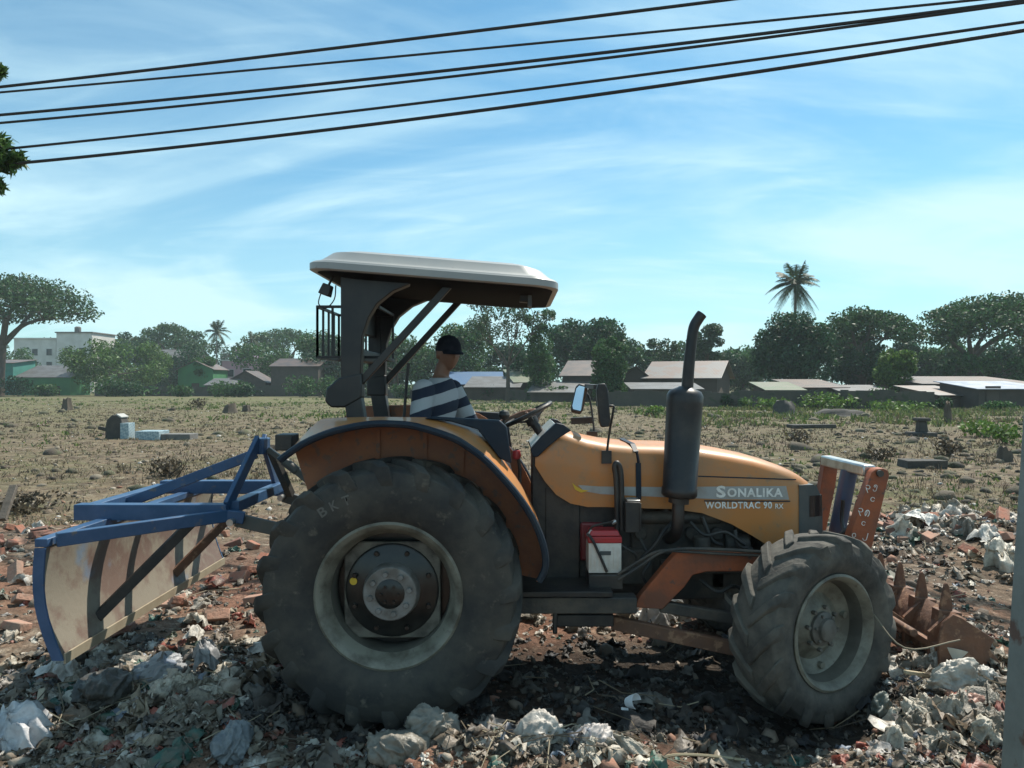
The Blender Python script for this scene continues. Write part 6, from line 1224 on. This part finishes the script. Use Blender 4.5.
# ------------------------------------------------------------------ driver
def ball(mb, c, r, n=14):
    mb.lathe([(0, -r), (r * .38, -r * .92), (r * .71, -r * .71), (r * .92, -r * .38), (r, 0), (r * .92, r * .38), (r * .71, r * .71), (r * .38, r * .92), (0, r)], n, 'Z', c)
def to_mesh(mbs):
    bm = bmesh.new()
    for mb in mbs:
        me = bpy.data.meshes.new('t'); me.from_pydata([tuple(v) for v in mb.v], [], mb.f); b2 = bmesh.new(); b2.from_mesh(me); bmesh.ops.remove_doubles(b2, verts=b2.verts, dist=1e-6); bmesh.ops.recalc_face_normals(b2, faces=b2.faces); b2.to_mesh(me); b2.free(); bm.from_mesh(me); bpy.data.meshes.remove(me)
    me = bpy.data.meshes.new('t'); bm.to_mesh(me); bm.free(); return me
def skin_mesh(verts, edges, radii, sub=2):
    """limbs as overlapping closed tapered tubes with round joints, fused into one surface by the remesh"""
    rad = [(r[0] + r[1]) / 2 if hasattr(r, '__len__') else r for r in radii]; mbs = []
    for i, v in enumerate(verts):
        b = MB(); ball(b, Vector(v), rad[i]); mbs.append(b)
    for a, b_ in edges:
        b = MB(); b.tube([verts[a], verts[b_]], [rad[a], rad[b_]], 16); mbs.append(b)
    return to_mesh(mbs)
def torso_mesh(secs, side):
    """secs: (centre, half width, half depth); side = shoulder direction"""
    mb = MB(); side = Vector(side).normalized(); fr = side.cross(Vector((0, 0, 1))).normalized(); P_ = [Vector(c) for c, _, _ in secs]; rows = []
    k = 5
    C_ = spline(P_, k); m = len(C_); W_ = np.interp(np.linspace(0, 1, m), np.linspace(0, 1, len(secs)), [q[1] for q in secs]); D_ = np.interp(np.linspace(0, 1, m), np.linspace(0, 1, len(secs)), [q[2] for q in secs])
    for c, w, d in zip(C_, W_, D_):
        rows.append([c + side * (w * math.copysign(abs(math.cos(t)) ** .8, math.cos(t))) + fr * (d * math.copysign(abs(math.sin(t)) ** .8, math.sin(t))) for t in np.linspace(0, 2 * math.pi, 28, endpoint=False)])
    mb.loft(rows); return to_mesh([mb])
def chain(V, E, Rr, start, pts, radii):
    prev = start
    for p, r in zip(pts, radii):
        V.append(tuple(p)); Rr.append(r); E.append((prev, len(V) - 1)); prev = len(V) - 1
    return prev
def remesh(meshes, voxel, name, mat, parent, smooth_it=2):
    bm = bmesh.new()
    for m in meshes: bm.from_mesh(m)
    me = bpy.data.meshes.new(name); bm.to_mesh(me); bm.free(); o = bpy.data.objects.new(name, me); COL.objects.link(o)
    r = o.modifiers.new('r', 'REMESH'); r.mode = 'VOXEL'; r.voxel_size = voxel; s = o.modifiers.new('s', 'SMOOTH'); s.iterations = smooth_it; s.factor = 0.5
    dg = bpy.context.evaluated_depsgraph_get(); m2 = bpy.data.meshes.new_from_object(o.evaluated_get(dg)); bpy.data.objects.remove(o)
    m2.name = name; m2.materials.clear(); m2.materials.append(mat); m2.polygons.foreach_set('use_smooth', [True] * len(m2.polygons))
    ob = bpy.data.objects.new(name, m2); COL.objects.link(ob)
    if parent is not None: ob.parent = parent
    return ob
M_skin = material('skin_brown', (0.20, 0.105, 0.065), 0.5, dirt=(0.16, 0.08, 0.05), dscale=10, dirt_amt=0.4)
M_shirt = bpy.data.materials.new('shirt_striped'); M_shirt.use_nodes = True
def shirt_nodes():
    n = M_shirt.node_tree.nodes; l = M_shirt.node_tree.links; b = n['Principled BSDF']; b.inputs['Roughness'].default_value = 0.9
    t = n.new('ShaderNodeTexCoord'); s = n.new('ShaderNodeSeparateXYZ'); l.new(t.outputs['Object'], s.inputs[0])
    no = n.new('ShaderNodeTexNoise'); no.inputs['Scale'].default_value = 6; l.new(t.outputs['Object'], no.inputs['Vector'])
    def mth(op, a, b_):
        x = n.new('ShaderNodeMath'); x.operation = op
        for i, q in enumerate((a, b_)):
            if isinstance(q, (int, float)): x.inputs[i].default_value = q
            else: l.new(q, x.inputs[i])
        return x.outputs[0]
    z = mth('ADD', mth('ADD', s.outputs[2], mth('MULTIPLY', no.outputs[0], 0.03)), mth('MULTIPLY', s.outputs[0], -0.34))
    f = mth('FRACT', mth('DIVIDE', mth('ADD', z, 10.10), 0.155), 0.0); g = mth('GREATER_THAN', f, 0.52)
    mx = n.new('ShaderNodeMix'); mx.data_type = 'RGBA'; l.new(g, mx.inputs[0]); mx.inputs[6].default_value = (0.40, 0.42, 0.43, 1); mx.inputs[7].default_value = (0.016, 0.024, 0.045, 1); l.new(mx.outputs[2], b.inputs['Base Color'])
shirt_nodes()
PB = Vector((-0.56, CY, 1.36))     # seat point
person_loc = PB.copy()
pel = Vector((-0.58, CY, 1.46)); chest = Vector((-0.52, CY, 1.80)); nb = Vector((-0.50, CY, 2.005)); 
sR = Vector((-0.60, CY - .165, 1.905)); sL = Vector((-0.435, CY + .165, 1.905))
eR = Vector((-0.63, CY - .25, 1.61)); hR = Vector((-0.40, CY - .26, 1.54)); eL = Vector((-0.26, CY + .27, 1.56)); hL = Vector((0.085, CY + .14, 1.735))
rel = lambda v: tuple(Vector(v) - person_loc)
V = [rel(pel)]; E = []; Q = [(.15, .12)]
c1_ = chain(V, E, Q, 0, [rel(pel.lerp(chest, .5)), rel(chest), rel(nb), rel(nb + Vector((.02, -.005, .07)))], [(.13, .10), (.155, .105), (.075, .07), (.052, .052)])
ch_i = 2
def arm(sh, el, ha):
    a = chain(V, E, Q, ch_i, [rel(sh), rel(sh.lerp(el, .5)), rel(el), rel(el.lerp(ha, .45)), rel(ha)], [.062, .050, .040, .038, .027]); return a
arm(sR, eR, hR); arm(sL, eL, hL)
def leg(sd):
    hip = pel + Vector((.05, sd * .10, -.03)); kn = Vector((-0.10, CY + sd * .20, 1.42)); an = Vector((0.02, CY + sd * .22, 0.98)); to = an + Vector((.17, 0, -.03))
    chain(V, E, Q, 0, [rel(hip), rel(hip.lerp(kn, .5)), rel(kn), rel(kn.lerp(an, .4)), rel(an), rel(to)], [.085, .08, .058, .055, .038, .035])
leg(-1); leg(1)
SD = Vector((0.38, 0.92, 0)).normalized()
E = [e for e in E if e not in ((0, 1), (1, 2), (2, 3), (ch_i, 5), (ch_i, 10))]
Q = list(Q); Q[0] = .10; Q[1] = .09; Q[2] = .09; Q[3] = .055
def tsec(g): return [(rel(pel + Vector((0, 0, -.06))), .16 + g, .125 + g), (rel(pel.lerp(chest, .45)), .135 + g, .10 + g), (rel(chest), .16 + g, .112 + g), (rel(chest.lerp(nb, .45)), .155 + g, .098 + g), (rel(nb + Vector((0, 0, -.035))), .085 + g, .068 + g), (rel(nb + Vector((0, 0, .005))), .055 + g, .052 + g)]
body = skin_mesh(V, E, Q)
torso = torso_mesh(tsec(0), SD)
# hands: palm and five fingers each
def hand(w, d, up, curl=0.9):
    d = Vector(d).normalized(); sd = d.cross(Vector(up)).normalized(); nn = sd.cross(d).normalized(); out_ = []
    pv = [rel(w), rel(w + d * .05), rel(w + d * .085)]; out_.append(skin_mesh(pv, [(0, 1), (1, 2)], [(.028, .018), (.040, .018), (.038, .016)], 1))
    for k, ln in enumerate((.055, .068, .072, .064, .05)):
        if k == 0: b0 = w + d * .03 + sd * .034; dirs = [(sd * .8 + d * .6).normalized(), (sd * .4 + d * .8 - nn * .4).normalized(), (d * .7 - nn * .7).normalized()]
        else:
            b0 = w + d * .075 + sd * (.030 - (k - 1) * .020); dirs = [(d * math.cos(c) - nn * math.sin(c)).normalized() for c in (curl * .4, curl * 1.1, curl * 1.9)]
        p = [b0]
        for q_, dd_ in zip((.45, .32, .25), dirs): p.append(p[-1] + dd_ * ln * q_ * 1.2)
        out_.append(skin_mesh([rel(x) for x in p], [(0, 1), (1, 2), (2, 3)], [.0095, .009, .0085, .007], 1))
    return out_
parts = [body, torso] + hand(hR, (1, .1, -.1), (0, -.3, 1)) + hand(hL, (.8, -.35, .15), (0, 0, 1), 1.1)
# head
def head_mesh():
    bm = bmesh.new(); bmesh.ops.create_uvsphere(bm, u_segments=48, v_segments=36, radius=1.0)
    for v in bm.verts:
        x, y, z = v.co   # x forward, y left
        X, Y, Z = x * .098, y * .076, z * .122
        if z < 0: Y *= 1 - .28 * (-z) ** 1.5; X = X * (1 - .10 * -z) + .012 * -z
        if x > 0:
            X *= 0.93
            X += .022 * math.exp(-((y / .16) ** 2 + ((z + .16) / .17) ** 2)) + .010 * math.exp(-((y / .12) ** 2 + ((z - .02) / .22) ** 2))     # nose
            for s_ in (-1, 1): X -= .010 * math.exp(-(((y - s_ * .42) / .2) ** 2 + ((z - .03) / .11) ** 2))                                  # eye sockets
            X += .006 * math.exp(-((y / .6) ** 2 + ((z - .2) / .1) ** 2))                                                                   # brow
            X += .007 * math.exp(-((y / .28) ** 2 + ((z + .47) / .06) ** 2)) + .006 * math.exp(-((y / .25) ** 2 + ((z + .60) / .05) ** 2)) - .006 * math.exp(-((y / .3) ** 2 + ((z + .535) / .03) ** 2))   # lips
            X += .010 * math.exp(-((y / .3) ** 2 + ((z + .85) / .15) ** 2))                                                                 # chin
        v.co = (X, Y, Z)
    for s_ in (-1, 1):     # ears
        r = bmesh.ops.create_uvsphere(bm, u_segments=12, v_segments=8, radius=1.0)
        for v in r['verts']: v.co = (v.co.x * .020 - .012, s_ * .078 + v.co.y * .011, v.co.z * .034 - .012)
    me = bpy.data.meshes.new('h'); bm.to_mesh(me); bm.free(); return me
HC = Vector((-0.445, CY - .01, 2.168)); HYAW = R(-60)
HM = Matrix.Translation(Vector(rel(HC))) @ Matrix.Rotation(HYAW, 4, 'Z') @ Matrix.Rotation(R(4), 4, 'Y')
hm = head_mesh(); hm.transform(HM); parts.append(hm)
person = remesh(parts, 0.0065, 'person', M_skin, None, 2); person.location = person_loc
tag(person, 'person in dark cap and navy and white striped shirt sitting on the tractor seat', 'person')
# eyes
m = MB()
for s_ in (-1, 1):
    c = HM @ Vector((.080, s_ * .031, .004)); m.lathe([(0, -.011), (.008, -.008), (.0115, 0), (.008, .008), (0, .011)], 12, 'Z', c)
m.build('eye', material('eye_dark', (0.03, 0.025, 0.02), 0.2), person, origin=Z0)
# shirt
ms = [torso_mesh(tsec(0.012)[:5] + [(rel(nb + Vector((0, 0, -.012))), .075, .072)], SD)]
for sh, el in ((sR, eR), (sL, eL)): ms.append(skin_mesh([rel(sh), rel(sh.lerp(el, .5)), rel(sh.lerp(el, .88))], [(0, 1), (1, 2)], [.080, .074, .068]))
shirt = remesh(ms, 0.008, 'shirt', M_shirt, person, 3)
# trousers
V = [rel(pel)]; E = []; Q = [(.14, .13)]
for sd in (-1, 1):
    hip = pel + Vector((.05, sd * .10, -.03)); kn = Vector((-0.10, CY + sd * .20, 1.42)); an = Vector((0.02, CY + sd * .22, 0.98))
    chain(V, E, Q, 0, [rel(hip), rel(hip.lerp(kn, .5)), rel(kn), rel(kn.lerp(an, .4)), rel(kn.lerp(an, .9))], [.098, .092, .072, .068, .058])
remesh([skin_mesh(V, E, Q)], 0.01, 'trousers', material('trousers_dark', (0.03, 0.033, 0.04), 0.9), person, 2)
# hair and cap
m = MB(); prof = [(0.0, .128), (.045, .118), (.078, .095), (.096, .060), (.100, .028), (.098, .012)]
vs = []; n = 36
mb = MB(); mb.lathe([(r, z) for r, z in prof], n, 'Z'); mb.v = [tuple(HM @ Vector((x * 1.06 - .004, y * .86, z))) for x, y, z in mb.v]
rows = []
for i in range(13):
    a = R(-62 + 124 * i / 12); rows.append(a)
sec = []
for a in rows:
    p0 = Vector((.100 * math.cos(a) * 1.05, .084 * math.sin(a), .022)); ext = .075 * math.cos(a * 1.2) + .004; p1 = p0 + Vector((ext, .0, -.022 - .0 * ext)); dn = Vector((0, 0, -.006))
    sec.append([HM @ p0, HM @ p1, HM @ (p1 + dn), HM @ (p0 + dn)])
mb.loft(sec)
mb.build('cap', material('cap_black', (0.014, 0.016, 0.022), 0.9, spec=0.1, dirt=(0.03, 0.032, 0.04), dscale=20), person, origin=Z0, sharp=50)
m = MB(); m.lathe([(.0, .10), (.06, .09), (.09, .05), (.097, .0), (.092, -.03), (.08, -.045), (.06, -.04)], 24, 'Z', a0=R(108), a1=R(252)); m.v = [tuple(HM @ Vector((x * 1.04 - .008, y * .86, z))) for x, y, z in m.v]; m.build('hair', material('hair_black', (0.01, 0.009, 0.008), 0.6), person, origin=Z0)

# ------------------------------------------------------------------ haze: one closed box round everything seen
HAZE = 0.00045
if HAZE:
    m = bpy.data.materials.new('haze_air'); m.use_nodes = True; n = m.node_tree.nodes; n.clear(); o_ = n.new('ShaderNodeOutputMaterial'); pv = n.new('ShaderNodeVolumePrincipled')
    pv.inputs['Color'].default_value = (0.80, 0.93, 0.97, 1); pv.inputs['Density'].default_value = HAZE; pv.inputs['Anisotropy'].default_value = 0.0
    m.node_tree.links.new(pv.outputs[0], o_.inputs['Volume'])
    mb = MB(); mb.rng(-240, 240, -30, 260, -2.5, 32); hz = mb.build('haze', m, smooth=False); hz['kind'] = 'stuff'
